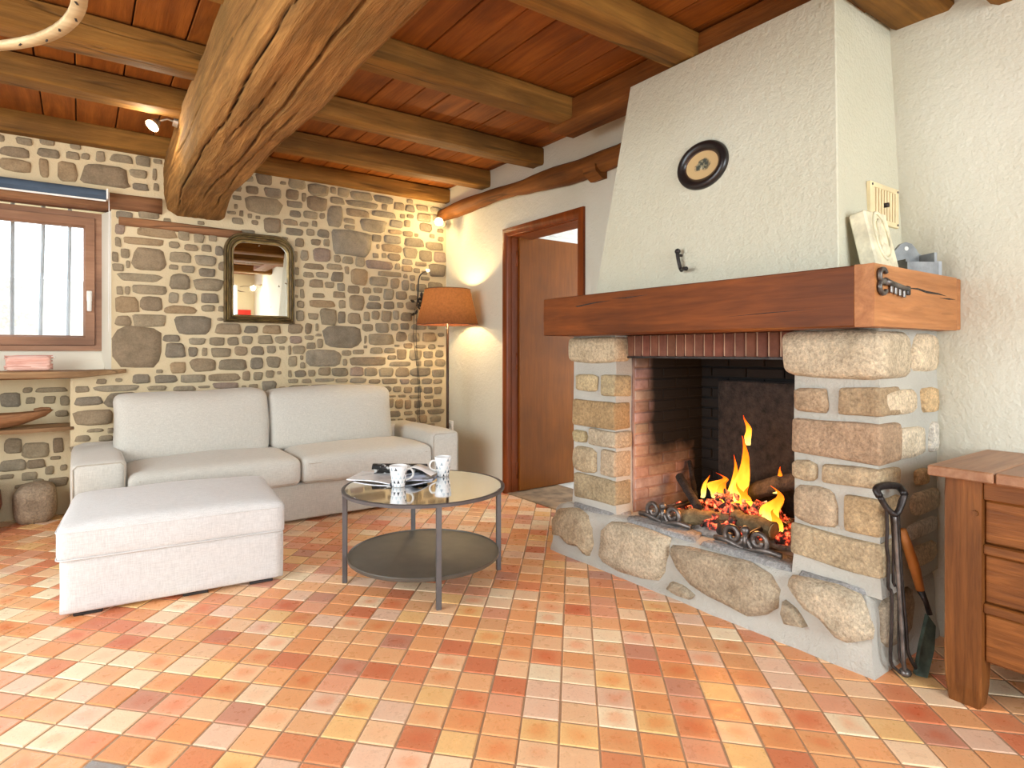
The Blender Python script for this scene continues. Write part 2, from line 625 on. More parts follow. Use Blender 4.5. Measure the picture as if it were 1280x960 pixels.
def tile_me(k):
    """one tile, a parallelogram as the courses run, its arris softened"""
    bm = B()
    g = 0.0032
    a, b = TU / 2 - g, TV / 2 - g
    t = 0.0035
    uvl = bm.loops.layers.uv.new('UVMap')

    def ring(e, z):
        out = []
        for sx, sy in ((-1, -1), (1, -1), (1, 1), (-1, 1)):
            p = du * (sx * (a - e)) + dv * (sy * (b - e))
            out.append(bm.verts.new((p.x, p.y, z)))
        return out
    r0, r1, r2 = ring(0, -0.008), ring(0, -0.0016), ring(t, 0.0)
    for p, q in ((r0, r1), (r1, r2)):
        for i in range(4):
            bm.faces.new((p[i], p[(i + 1) % 4], q[(i + 1) % 4], q[i]))
    top = bm.faces.new(r2)
    iu = Matrix(((du.x, dv.x), (du.y, dv.y))).inverted()
    for f in bm.faces:
        for lp in f.loops:
            w = iu @ Vector((lp.vert.co.x, lp.vert.co.y))
            lp[uvl].uv = (w.x / TU + 0.5, w.y / TV + 0.5)
    me = bpy.data.meshes.new('tile')
    bm.normal_update()
    bm.to_mesh(me)
    bm.free()
    me.materials.append(M['tile'])
    return me


TME = tile_me(0)
cand = []
cs, sn = math.cos(math.atan(540 / 755.0)), math.sin(math.atan(540 / 755.0))
for i in range(-60, 61):
    for j in range(-60, 61):
        p = T0 + du * (i * TU) + dv * (j * TV) + du * (R.uniform(-1, 1) * 0.0012)
        if not (-2.35 < p.x < 2.66 and -1.2 < p.y < 5.0):
            continue
        if p.x > 2.17 and 0.99 < p.y < 2.44:
            continue
        if p.y > 4.75 and p.x > -0.1:
            continue
        d = p.x * sn + p.y * cs
        u = p.x * cs - p.y * sn
        vis = d > 0.9 and abs(640 + 755 * u / d - 640) < 660 and 440 + 755 * 1.07 / d < 975
        hid = (-0.05 < p.x < 0.8 and 3.1 < p.y < 3.7) or (p.y > 3.9 and p.x > 0.0) or p.x > 2.1
        cand.append((d if vis and not hid else 50 + d, p, R.choice(PALW), R.random()))
cand.sort(key=lambda t: t[0])


def jitcol(c):
    k = R.uniform(0.93, 1.06)
    return tuple(min(1.0, v * k) for v in lin(c))


GREY_AT = min(range(60), key=lambda k: (cand[k][1] - Vector((-0.02, 1.62))).length)
for k, (d, p, c, rr) in enumerate(cand[:290]):
    o = link_me('tile', TME, None, floor, (p.x, p.y, (rr - 0.5) * 0.0014), smooth=False)
    o.rotation_euler = (R.uniform(-1, 1) * 0.006, R.uniform(-1, 1) * 0.006, R.uniform(-1, 1) * 0.006)
    col = jitcol((150, 146, 142) if k == GREY_AT else c)
    o.color = (*col, 1)
bm = B()
uvl = bm.loops.layers.uv.new('UVMap')
cl = bm.loops.layers.float_color.new('tint')
src = B()
src.from_mesh(TME)
su = src.loops.layers.uv.active
for d, p, c, rr in cand[290:]:
    col = (*jitcol(c), 1)
    mp = {v: bm.verts.new(v.co + Vector((p.x, p.y, (rr - 0.5) * 0.0014))) for v in src.verts}
    for f in src.faces:
        nf = bm.faces.new([mp[v] for v in f.verts])
        for a, b in zip(nf.loops, f.loops):
            a[uvl].uv = b[su].uv
            a[cl] = col
src.free()
me = bpy.data.meshes.new('more_tiles')
bm.to_mesh(me)
bm.free()
o = link_me('more_tiles', me, M['tile_mass'], floor, smooth=False)
o['kind'] = 'stuff'


# ---------------------------------------------------------------- setting: walls
bm = B()
BY = 4.69
box(bm, 0.165, 2.85, BY, 5.15, -0.1, 2.75)
box(bm, -0.05, 0.165, BY, 5.15, -0.1, 0.94)
box(bm, -2.6, 0.165, BY, 5.15, 2.035, 2.75)
box(bm, -2.6, -0.05, 4.98, 5.15, -0.1, 0.90)
box(bm, -2.6, -1.25, BY, 5.15, -0.1, 1.985)
wall_back = struct(link('wall_back', bm, M['mortar'], smooth=False))
bm = B()                                       # plastered splay beside and below the window
loft(bm, [[(0.165, BY + 0.002, z), (0.165, 5.1, z), (0.116, 5.1, z), (0.116, 4.845, z)] for z in (0.93, 1.985)])
loft(bm, [[(x, 4.86, 1.077), (x, 5.1, 1.077), (x, 5.1, 0.90), (x, 4.74, 0.90), (x, 4.83, 1.02)] for x in (-1.3, 0.13)])
part('reveal', bm, M['plaster_smooth'], wall_back, smooth=False)


def polystone(bm, c, ax, up, nr, pts, depth, sink=0.004, seed=0.0):
    """a faced stone: pts is its outline (2-D, about c); proud of the joint by depth"""
    c, ax, up, nr = Vector(c), Vector(ax), Vector(up), Vector(nr)
    n = len(pts)
    mx, my = sum(p[0] for p in pts) / n, sum(p[1] for p in pts) / n

    def ring(k, h, j=0.0):
        out = []
        for i, p in enumerate(pts):
            e = depth * j * noise.noise(Vector((i * 1.7 + seed, k * 9, seed)))
            out.append(c + ax * (mx + (p[0] - mx) * k) + up * (my + (p[1] - my) * k) + nr * (h + e))
        return out
    r = [ring(1.0, -sink), ring(0.93, depth * 0.75, 0.3), ring(0.62, depth, 0.5)]
    vr = [[bm.verts.new(q) for q in rr] for rr in r]
    for a, b in zip(vr, vr[1:]):
        for i in range(n):
            j = (i + 1) % n
            bm.faces.new((a[i], a[j], b[j], b[i]))
    bm.faces.new(vr[-1])


def outline(w, h, n=11, jit=0.09, seed=0):
    q = random.Random(seed)
    ex = q.uniform(0.36, 0.62)
    out = []
    tp = q.uniform(-0.12, 0.12)
    sk = q.uniform(-0.14, 0.14)
    for i in range(n):
        a = 2 * math.pi * (i + q.uniform(-0.25, 0.25)) / n
        ca, sa = math.cos(a), math.sin(a)
        k = 1 + q.uniform(-jit, jit)
        x = math.copysign(abs(ca) ** ex, ca) * k
        y = math.copysign(abs(sa) ** ex, sa) * k
        out.append((x * w / 2 * (1 + tp * y) + sk * y * h * 0.3, y * h / 2))
    return out


FRONT = [423,1874,226,65,581,1872,70,63,673,1861,65,60,761,1871,55,44,212,1872,55,63,201,1787,33,62,345,1804,222,45,523,1800,63,44,625,1791,86,43,720,1797,67,49,803,1785,56,65,377,1694,190,141,186,1688,35,62,240,1715,51,62,560,1718,129,71,718,1709,133,68,202,1622,66,49,256,1646,23,49,520,1649,56,34,608,1641,82,49,725,1626,106,57,325,1563,238,51,558,1551,116,104,736,1543,186,84,210,1470,35,55,252,1474,30,52,380,1486,192,59,518,1440,59,71,618,1440,92,74,740,1449,111,68,250,1381,131,96,388,1393,125,96,560,1359,191,55,731,1377,89,45,813,1377,36,39,230,1273,90,64,379,1280,189,80,642,1257,229,123,1022,2251,89,56,1105,2343,112,75,1169,2252,123,71,1308,2262,99,71,1101,2148,257,117,1326,2190,114,47,949,2072,28,42,924,2014,80,45,1006,2061,30,35,1041,2017,48,33,1163,2011,117,107,1294,2051,108,45,1331,2118,85,51,1323,1982,129,52,883,2068,60,22,912,2117,25,35,1362,1904,67,63,1341,1686,34,60,1360,1596,72,59,1381,1517,30,68,1369,1433,53,53,1366,1345,60,76,236,1964,96,52,374,1988,123,54,-317,2271,140,62,-313,2192,147,76,-156,2295,110,52,-180,2200,47,108,-63,2199,98,120,-37,2303,67,47,29,2310,45,38,107,2324,48,66,220,2330,118,51,342,2338,85,64,134,2206,245,127,315,2249,96,52,407,2261,25,74,326,2164,91,45,416,2178,33,49,1340,2355,127,84,1505,2328,160,90,1622,2342,47,53,1704,2337,93,65,1856,2332,178,66,2045,2333,165,56,1393,2255,30,64,1494,2220,152,105,1654,2267,118,54,1857,2266,262,47,2055,2272,53,46,2184,2296,94,63,2286,2292,84,56,2400,2310,115,51,1445,2125,107,59,1536,2130,42,45,1639,2141,119,163,1824,2191,190,57,2049,2209,218,46,2215,2217,50,36,1396,2048,66,39,1476,2062,39,47,1755,2118,92,37,1755,2069,91,32,1955,2102,225,101,2160,2145,121,62,2259,2161,55,56,2434,2148,126,73,2148,2076,118,35,1444,1991,61,51,1544,1993,89,61,1774,1942,324,191,1984,2004,78,55,2126,2009,153,65,2268,2074,93,46,2325,2006,188,69,2522,1995,167,67,1570,1925,47,55,1399,1810,59,75,1535,1826,133,105,1997,1939,28,40,2120,1936,185,61,2290,1912,125,84,2437,1899,120,89,2574,1902,116,84,1312,1794,71,81,1655,1808,52,57,1740,1804,87,58,1844,1798,77,78,2051,1870,45,40,2142,1863,117,58,2260,1834,98,48,2388,1827,109,35,1473,1731,160,43,1633,1741,120,44,2011,1788,238,69,2171,1788,46,49,2257,1775,97,47,2350,1768,61,38,1733,1723,37,59,1836,1676,149,125,2100,1721,206,42,2550,1785,164,109,1428,1664,81,41,1538,1670,96,44,1657,1665,95,73,2244,1713,39,36,2308,1702,50,50,2429,1705,89,31,1491,1600,101,60,1593,1596,71,45,1685,1585,65,58,2007,1651,158,77,2146,1645,78,82,2241,1633,64,85,2310,1625,47,67,2393,1623,99,63,2530,1638,152,83,1789,1572,100,62,1900,1570,73,47,1993,1578,79,43,1669,1523,97,48,2090,1549,88,90,2205,1546,106,70,1816,1468,131,121,1965,1511,99,43,1539,1446,196,56,1694,1450,55,66,1960,1451,127,55,2093,1459,93,60,2196,1465,59,46,2305,1465,113,71,1586,1345,128,124,1690,1346,57,90,1793,1339,107,87,1898,1360,50,75,1976,1372,70,70,2072,1367,91,87,2156,1380,51,77,2252,1370,98,72,1330,1246,107,72,1428,1249,50,81,1494,1262,23,59,1700,1188,299,170,1907,1268,93,60,2033,1268,115,77,2144,1280,63,58,2238,1286,78,52,2370,1285,137,50,2502,1290,88,48,1334,1163,92,57,1436,1180,72,35,1507,1202,48,21,1887,1169,20,62,2024,1174,216,91,2205,1199,95,79,2323,1194,104,76,2468,1200,136,79,1288,1083,22,71,1356,1088,94,65,1450,1118,69,51,1518,1136,46,70,1983,1082,105,51,2101,1083,95,43,2165,1123,47,18,2267,1122,84,42,2383,1116,99,29,2494,1116,72,40,2584,1123,64,17,1310,999,67,76,1378,1026,26,34,1549,1022,268,122,1730,1061,75,44,1716,988,38,52,1915,994,312,69,2119,1026,76,38,2208,1048,82,84,2334,1045,113,85,2458,1048,85,61,2568,1055,76,58,1385,967,40,46,2195,970,201,41,2366,971,48,42,2460,973,82,55,2576,976,100,65,1290,906,26,50,1368,904,86,50,1454,906,57,49,1554,917,96,62,1677,909,130,67,1815,913,106,72,1934,907,109,69,2070,902,128,69,2214,899,125,79,2389,898,199,68,2557,883,117,64,1314,849,74,33,1415,847,77,36,1553,851,152,29,1691,844,102,31,1825,841,138,42,1967,829,102,37,2102,826,129,45,2235,820,83,42,2336,818,98,50,2448,817,97,48,2553,813,85,40,1355,799,157,36,1521,798,153,39,1697,793,151,33,1826,799,67,23,2074,761,84,46,2168,757,76,46,2266,747,78,50,2364,749,72,51,2457,738,87,54,2554,733,75,59,2117,701,81,19,2212,699,74,24,2336,687,108,28,2465,679,91,29,2102,642,63,71,2185,631,73,74,2266,624,60,75,2360,622,72,64,2453,614,68,42,2546,622,79,66,2146,550,103,48,2271,550,88,36,2381,552,95,41,2537,549,158,41,2116,498,72,23,2197,495,49,29,2293,490,99,42,2410,490,77,64,2531,484,109,50,2473,432,107,32,663,1143,105,44,789,1145,98,57,894,1149,75,59,989,1157,72,59,1113,1161,103,64,1224,1161,84,54,863,1236,174,77,1015,1233,91,50,1161,1237,128,66,637,1071,58,64,710,1071,35,57,815,1066,128,64,948,1076,86,65,1060,1079,90,60,1155,1089,64,54,703,978,158,90,897,979,183,75,1055,987,88,82,1173,995,96,83,546,963,94,71,635,886,152,55,834,889,202,54,982,897,52,70,1064,893,66,57,1146,905,61,54,586,819,139,35,707,826,74,18,847,831,169,42,1029,812,66,46,1141,819,104,72,310,1101,269,257,506,1163,103,46,529,1079,117,99,331,892,99,59,474,887,130,53,11,834,73,40,199,833,243,39,423,828,114,32,45,758,141,53,229,759,190,90,417,776,116,29,70,652,203,91,80,569,88,22,161,561,34,34,14,523,80,40,136,515,76,36,1156,675,154,53,1451,674,131,53,281,515,106,54,2244,327,147,49,2327,61,118,48,2459,252,119,60,1013,1697,124,61,2514,1490,127,66,476,567,162,65,861,762,116,55,2503,364,161,62,2534,55,164,70,1184,1383,135,64,1227,549,104,64,734,593,120,71,715,521,130,50,1248,1569,121,65,1467,554,133,65,1952,542,104,53,1303,659,116,67,967,2333,129,51,1098,1828,114,63,-436,2342,147,49,1106,1601,136,62,2510,176,153,68,930,1341,149,62,1971,662,105,53,971,1522,153,64,1634,598,140,60,1712,708,146,67,275,618,124,53,885,683,108,62,1781,638,127,50,919,1835,145,64,1013,545,129,62,2269,157,159,58,1621,506,120,70,1789,546,129,54,1190,1465,159,62,2308,401,148,69,854,1680,113,64,707,733,124,61,414,696,124,70,2498,1400,164,54,551,671,127,67,986,1448,163,54,1125,1899,111,54,1185,1740,126,61,2417,2230,133,66,2533,2311,111,52,2317,227,114,54,2390,1341,100,38,1867,710,76,46,869,611,101,38,1257,1318,108,36,886,1764,86,40,2312,1533,73,42,1832,1070,95,36,995,1936,94,43,913,2247,73,43,1124,1314,80,38,2568,291,75,46,2540,2245,77,53,1486,1920,75,48,1136,1672,83,38,1247,1874,77,40,1465,1345,73,47,883,1603,87,36,1341,740,89,50,1505,1509,93,37,992,690,83,49,2569,1563,100,38,1242,1675,94,44,989,608,97,42,1930,770,84,45,-274,2344,75,43,1520,746,56,33,2405,1562,49,34,2394,153,51,37,-437,2237,77,33,425,2350,52,30,2575,2135,61,34,898,501,52,41,920,2179,61,29,1147,1530,49,33,1447,739,66,38,1173,738,76,42,-23,2360,56,33,2495,2080,49,34,-11,457,76,40,1051,1365,66,37,2581,2064,55,39,1943,604,69,32,597,765,68,39,1008,1756,76,31,1297,1362,55,31,1125,620,70,30,2398,1487,48,31,-3,388,67,33,996,1597,60,41,2584,1221,61,35,2285,2350,57,36,1228,1797,71,30,-164,2358,76,32,-4,310,70,40,282,682,49,39,2423,1754,49,33,679,661,72,42,113,880,56,33,1357,582,57,29,1587,667,59,39,-21,174,57,37,-1,36,60,37,1232,791,51,38,1976,1862,52,38,959,751,54,40,1083,739,51,31,2289,2226,64,32,868,1439,51,37,1595,726,62,40,2020,600,33,23,1252,1921,45,25,1419,616,43,20,2562,243,42,21,1026,1892,30,21,1323,535,45,23,2345,278,37,23,1119,578,30,21,-12,240,33,29,808,1302,41,23,2384,333,34,22,879,566,39,29,298,564,45,21,822,524,42,20,1061,2057,35,25,2344,2071,37,29,1241,2339,44,23,2582,1349,42,21,2527,1342,28,22,-439,2181,36,23,686,1970,44,26,-3,111,45,28,796,666,28,28,2531,118,36,20,2584,2182,41,23,966,816,33,24,612,557,41,22,1329,1493,43,23,-444,2286,28,27,2054,565,45,21,1817,764,33,25,435,940,39,25,481,1965,45,23,2415,113,36,21,1232,1100,40,28,2036,521,32,22,1212,914,30,24,755,672,28,24,1888,1112,30,24,594,605,44,22,206,887,40,24,1257,747,41,25,1666,652,43,23]
NICHE = [-275,824,50,35,-152,822,170,32,-360,766,101,86,-260,757,47,41,-162,756,61,50,-82,749,51,65,-97,664,73,43,-346,472,92,97,-232,434,136,98,-116,455,57,94,-346,348,129,67,-232,345,93,56,-132,373,56,24,-87,306,40,40,-163,295,46,55,-265,269,82,53,-377,279,67,29,-219,226,61,43,-116,213,102,58,-311,209,59,25]
SPAL = [(141, 128, 106), (145, 134, 114), (134, 122, 102), (150, 136, 112), (128, 118, 102), (145, 128, 104), (126, 115, 98), (152, 139, 115), (141, 131, 114), (136, 120, 98)]
st = [(*[v / 1000 for v in FRONT[i:i + 4]], BY) for i in range(0, len(FRONT), 4)]
st += [(*[v / 1000 for v in NICHE[i:i + 4]], 4.98) for i in range(0, len(NICHE), 4)]
st.sort(key=lambda s: -s[2] * s[3])
small = B()
for k, (x, z, w, h, y) in enumerate(st):
    pts = outline(w * 1.05, h * 1.10, 11 if w * h > 0.004 else 9, 0.07, k)
    dp = min(0.016, 0.006 + 0.10 * min(w, h)) * R.uniform(0.7, 1.15)
    if k < 300:
        bm = B()
        polystone(bm, (0, 0, 0), (1, 0, 0), (0, 0, 1), (0, -1, 0), pts, dp, 0.004, k * 3.1)
        o = link('stone', bm, M['wallstone'], wall_back, (x, y, z))
        c = R.choice(SPAL)
        if R.random() < 0.06:
            c = (156, 134, 104)
        elif R.random() < 0.05:
            c = (144, 126, 112)
        o.color = c4(c)
    else:
        polystone(small, (x, y, z), (1, 0, 0), (0, 0, 1), (0, -1, 0), pts, dp, 0.004, k * 3.1)
q = random.Random(11)
PLACED = [(s[0], s[1], s[2], s[3]) for s in st]
for n_, y, xr, zr, ww, hh in ((60, BY, (-1.25, -0.52), (2.12, 2.35), 0.15, 0.065), (160, 4.98, (-1.25, -0.48), (0.08, 0.86), 0.15, 0.075), (160, 4.98, (-1.25, -0.48), (0.05, 0.88), 0.08, 0.045)):
    for _ in range(n_):                        # the wall goes on to the left of the picture
        x, z, w, h = q.uniform(*xr), q.uniform(*zr), ww * q.uniform(0.7, 1.3), hh * q.uniform(0.7, 1.2)
        if all(abs(x - p[0]) > (w + p[2]) / 2 + 0.012 or abs(z - p[1]) > (h + p[3]) / 2 + 0.012 for p in PLACED):
            PLACED.append((x, z, w, h))
            polystone(small, (x, y, z), (1, 0, 0), (0, 0, 1), (0, -1, 0), outline(w, h, 10, 0.07, len(PLACED)), 0.010, 0.004, len(PLACED) * 1.3)
o = link('small_stones', small, M['wallstone'], wall_back)
o['kind'] = 'stuff'
o.color = c4((144, 130, 107))
bm = B()
hewn(bm, (-1.3, 4.765, 2.045), (0.45, 4.765, 2.05), 0.20, 0.105, 16, 0.006, 0.1, 3)
part('timber_lintel', bm, M['lintel'], wall_back, label='old oak lintel set in the stone above the window')
bm = B()
hewn(bm, (0.205, 4.74, 1.925), (0.95, 4.74, 1.918), 0.15, 0.062, 14, 0.006, 0.16, 8)
part('timber_pad', bm, M['lintel'], wall_back, label='timber pad in the wall under the beam end')

# right-hand wall, with the doorway and the mouth of the hearth
RX = 2.636
bm = B()
box(bm, RX, 2.90, 3.775, 5.15, -0.1, 2.75)
box(bm, RX, 2.90, 2.88, 3.775, 2.0, 2.75)
box(bm, RX, 2.90, 2.135, 2.88, -0.1, 2.75)
box(bm, RX, 2.90, 1.213, 2.135, 1.5, 2.75)
box(bm, RX, 2.90, -2.8, 1.213, -0.1, 2.75)
wall_right = struct(link('wall_right', bm, M['plaster'], smooth=False))
# walls behind the photographer, the rear one's window, and an opening added on the left for fill
bm = B()
box(bm, -2.6, -0.35, -2.8, -2.6, -0.1, 2.75)
box(bm, 2.35, 2.9, -2.8, -2.6, -0.1, 2.75)
box(bm, -0.35, 2.35, -2.8, -2.6, -0.1, 0.28)
box(bm, -0.35, 2.35, -2.8, -2.6, 2.3, 2.75)
struct(link('wall_rear', bm, M['plaster'], smooth=False))
bm = B()
box(bm, -2.6, -2.4, -2.8, -0.1, -0.1, 2.75)
box(bm, -2.6, -2.4, 2.7, 5.15, -0.1, 2.75)
box(bm, -2.6, -2.4, -0.1, 2.7, -0.1, 0.45)
box(bm, -2.6, -2.4, -0.1, 2.7, 2.25, 2.75)
struct(link('wall_left', bm, M['plaster'], smooth=False))

# ceiling of broad boards
bm = B()
box(bm, -2.6, 2.9, -2.8, 5.15, 2.528, 2.75)
ceiling = struct(link('ceiling', bm, M['dark'], smooth=False))
x = -2.4
while x < 2.64:
    w = R.uniform(0.15, 0.215)
    bm = B()
    box(bm, -w / 2 + 0.003, w / 2 - 0.003, -2.6, BY + 0.02, 2.50 + R.uniform(0, 0.004), 2.526, 0.003)
    o = link('plank', bm, M['plank'], ceiling, (x + w / 2, 0, 0), smooth=False)
    x += w

# hall beyond the door
bm = B()
box(bm, 2.9, 5.0, 4.1, 4.25, -0.1, 2.5)
box(bm, 2.9, 5.0, 2.1, 2.25, -0.1, 2.5)
box(bm, 4.85, 5.0, 2.25, 4.1, -0.1, 0.45)
box(bm, 4.85, 5.0, 2.25, 4.1, 2.15, 2.5)
struct(link('wall_hall', bm, M['white'], smooth=False))
bm = B()
box(bm, 2.9, 5.0, 2.1, 4.25, 2.32, 2.5)
struct(link('ceiling_hall', bm, M['white'], smooth=False))
bm = B()
box(bm, 2.9, 4.85, 4.05, 4.1, 2.08, 2.11)
struct(link('trim_1', bm, M['white'], smooth=False))
bm = B()
box(bm, 2.66, 5.0, 2.1, 4.25, -0.15, -0.002)
struct(link('floor_hall', bm, M['white'], smooth=False))
bm = B()
box(bm, 2.62, 3.12, 2.93, 3.73, -0.02, 0.008, 0.006)
struct(link('trim_2', bm, M['threshold'], smooth=False), 'worn tan stone threshold in the doorway')

# door
door = bpy.data.objects.new('door_1', None)
COL.objects.link(door)
door.location = (RX, 3.33, 0)
struct(door)
bm = B()
yl, yr, zt, fw = 3.785, 2.877, 2.003, 0.062
path = [(yl, 0), (yl, zt), (yr, zt), (yr, 0)]
inn = [(yl - fw, 0), (yl - fw, zt - fw), (yr + fw, zt - fw), (yr + fw, 0)]
prof = [(0.0, 0.02), (0.0, -0.018), (0.35, -0.026), (0.8, -0.022), (1.0, -0.012), (1.0, 0.02), (1.08, 0.02), (1.08, 0.20)]
rings = []
for (a, b), (c_, d_) in zip(path, inn):
    rings.append([(RX + dx, a + (c_ - a) * t, b + (d_ - b) * t) for t, dx in prof])
loft(bm, rings, close=False, cap=False)
part('door_frame', bm, M['doorframe'], door, smooth='auto')
bm = B()
box(bm, 2.72, 3.50, 3.70, 3.742, 0.014, 1.955, 0.003)
leaf = part('door_leaf', bm, M['door'], door, smooth=False)
for z in (0.17, 1.0, 1.78):
    bm = B()
    lathe(bm, [(0.001, z - 0.062), (0.011, z - 0.06), (0.012, z - 0.02), (0.012, z + 0.02), (0.011, z + 0.06), (0.001, z + 0.062)], (2.706, 3.722, 0), 10)
    part('hinge', bm, M['doorframe'], door)
bm = B()
tube(bm, [(3.43, 3.70, 1.02), (3.43, 3.655, 1.02), (3.42, 3.645, 1.02), (3.32, 3.645, 1.02)], 0.009, 8)
box(bm, 3.412, 3.448, 3.694, 3.701, 0.93, 1.07)
part('door_handle', bm, M['brass'], leaf)

# window with bars outside
win = bpy.data.objects.new('window_1', None)
COL.objects.link(win)
win.location = (-0.5, 4.86, 1.077)
struct(win)


def frame_rect(bm, x0, x1, z0, z1, w, y0, y1, step=0.0):
    """four mitred bars"""
    o_ = [(x0, z0), (x1, z0), (x1, z1), (x0, z1)]
    i_ = [(x0 + w, z0 + w), (x1 - w, z0 + w), (x1 - w, z1 - w), (x0 + w, z1 - w)]
    rings = []
    for (a, b), (c_, d_) in zip(o_, i_):
        rings.append([(a, y1, b), (a, y0, b), (a + (c_ - a) * 0.8, y0, b + (d_ - b) * 0.8), (c_, y0 + (y1 - y0) * 0.3, d_), (c_, y1, d_)])
    rings.append(rings[0])
    loft(bm, rings, close=True, cap=False)


bm = B()
frame_rect(bm, -1.16, 0.117, 1.077, 1.985, 0.043, 4.842, 4.93)
part('window_frame', bm, M['window'], win, smooth=False)
bm = B()
frame_rect(bm, -0.52, 0.079, 1.115, 1.947, 0.062, 4.828, 4.89)
sash = part('sash', bm, M['window'], win, smooth=False)
bm = B()
frame_rect(bm, -1.12, -0.525, 1.115, 1.947, 0.062, 4.828, 4.89)
part('sash', bm, M['window'], win, smooth=False)
bm = B()
box(bm, -1.07, 0.025, 4.862, 4.866, 1.17, 1.89)
part('pane', bm, M['glass_window'], win, smooth=False)
bm = B()
box(bm, 0.035, 0.064, 4.818, 4.832, 1.40, 1.47, 0.004)
box(bm, 0.037, 0.062, 4.796, 4.812, 1.335, 1.455, 0.005)
box(bm, 0.043, 0.056, 4.806, 4.822, 1.43, 1.45)
part('window_handle', bm, M['white'], sash, label='white window handle')
for x, wv in ((-0.355, 0), (-0.205, 0.006), (-0.062, 0.004), (-0.505, 0), (-0.655, 0), (-0.805, 0)):
    bm = B()
    tube(bm, [(x + wv * math.sin(z * 4) + (z - 1.1) * 0.004, 5.02, z) for z in [1.0 + k * 0.1 for k in range(12)]], 0.011, 8)
    part('bar', bm, M['bar_glow'], win, label='iron security bar outside the glass, window glow painted in as pale grey')

# outside: a pale yard wall and ground under a bright sky
bm = B()
box(bm, -14, 8, 8.5, 8.8, -0.3, 1.88)
yw = struct(link('wall_outside', bm, M['yard'], smooth=False))
yw.color = c4((186, 182, 176))
bm = B()
box(bm, -14, 8, 5.2, 30, -0.5, -0.2)
struct(link('ground_outside', bm, M['plaster'], smooth=False))

# ---------------------------------------------------------------- timbers
bm = B()
NP, NY = 230, 170
ck = bm.verts.layers.float.new('crack')
CRACKS = [(0.42, -0.5, 4.2, 0.030, 0.0085), (0.52, 0.2, 3.6, 0.036, 0.0100), (0.60, -1.5, 2.4, 0.028, 0.0080), (0.315, 1.0, 4.6, 0.022, 0.0075),
          (0.20, 0.4, 4.3, 0.022, 0.0070), (0.47, 2.3, 4.5, 0.018, 0.0060), (0.65, 1.4, 4.4, 0.022, 0.0070), (0.56, 2.6, 4.3, 0.016, 0.0060), (0.36, 2.0, 3.2, 0.018, 0.006)]
rings = []
for i in range(NY + 1):
    y = -2.55 + i * (4.74 + 2.55) / NY
    e = max(0.0, (y - 4.1) / 0.6)
    xl, xr = 0.452 + 0.012 * math.sin(y * 1.7), 0.792 + 0.012 * math.sin(y * 1.1 + 1) + 0.055 * e
    zb = 2.025 - 0.02 * e + 0.008 * math.sin(y * 2.1)
    sec = [(xl + 0.05, 2.43), (xl, 2.40), (xl - 0.004, 2.26), (xl - 0.002, 2.12), (xl + 0.014, zb + 0.036), (xl + 0.075 + 0.03 * math.sin(y * 2.7), zb), ((xl + xr) / 2, zb - 0.004), (xr - 0.035, zb), (xr - 0.004, zb + 0.025), (xr, 2.14), (xr + 0.004, 2.28), (xr, 2.40), (xr - 0.05, 2.43)]
    sec.append(sec[0])
    ln = [0.0]
    for p, q in zip(sec, sec[1:]):
        ln.append(ln[-1] + math.hypot(p[0] - q[0], p[1] - q[1]))
    ring = []
    cx_, cz_ = (xl + xr) / 2, 2.24
    for k in range(NP):
        # finer steps on the three faces that show
        s_ = (k / NP) * ln[-1]
        j = max(t for t in range(len(ln) - 1) if ln[t] <= s_ + 1e-9)
        f = (s_ - ln[j]) / (ln[j + 1] - ln[j])
        x, z = sec[j][0] + (sec[j + 1][0] - sec[j][0]) * f, sec[j][1] + (sec[j + 1][1] - sec[j][1]) * f
        n1 = noise.noise(Vector((y * 1.5, k * 0.06, 4.0))) * 0.014 + noise.noise(Vector((y * 6, k * 0.28, 9.0))) * 0.004
        dpt = 0.0
        for c0, ya, yb, dd, ww in CRACKS:
            if ya < y < yb:
                u = s_ / ln[-1] - c0 - 0.020 * noise.noise(Vector((y * 1.4, c0 * 40, 0))) - 0.006 * noise.noise(Vector((y * 5, c0 * 40, 2)))
                tp = min(1.0, (y - ya) * 3, (yb - y) * 3)
                g_ = math.exp(-(u / (ww * 0.30)) ** 2) * tp
                dpt = max(dpt, dd * g_)
        d_ = Vector((cx_ - x, 0, cz_ - z)).normalized()
        p = Vector((x, y, z)) + d_ * (dpt + n1)
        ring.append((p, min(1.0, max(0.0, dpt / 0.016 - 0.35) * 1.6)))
    rings.append(ring)
vr = [[bm.verts.new(p) for p, _ in r_] for r_ in rings]
for r_, v_ in zip(rings, vr):
    for (_, c_), v in zip(r_, v_):
        v[ck] = c_
for a_, b_ in zip(vr, vr[1:]):
    for k in range(NP):
        j = (k + 1) % NP
        bm.faces.new((a_[k], a_[j], b_[j], b_[k]))
bm.faces.new(vr[-1])
mb = link('ceiling_beam', bm, M['beam'], smooth=True)
tag(mb, 'massive cracked oak main beam running from the stone wall towards the viewer', 'beam')


def joist(label, p0, p1, w, h, seed, mat='joist'):
    bm = B()
    c = (Vector(p0) + Vector(p1)) / 2
    hewn(bm, Vector(p0) - c, Vector(p1) - c, w, h, 14, 0.007, 0.09, seed)
    o = link('ceiling_joist', bm, M[mat], loc=c, smooth='auto')
    return tag(o, label, 'joist', 'ceiling joists')


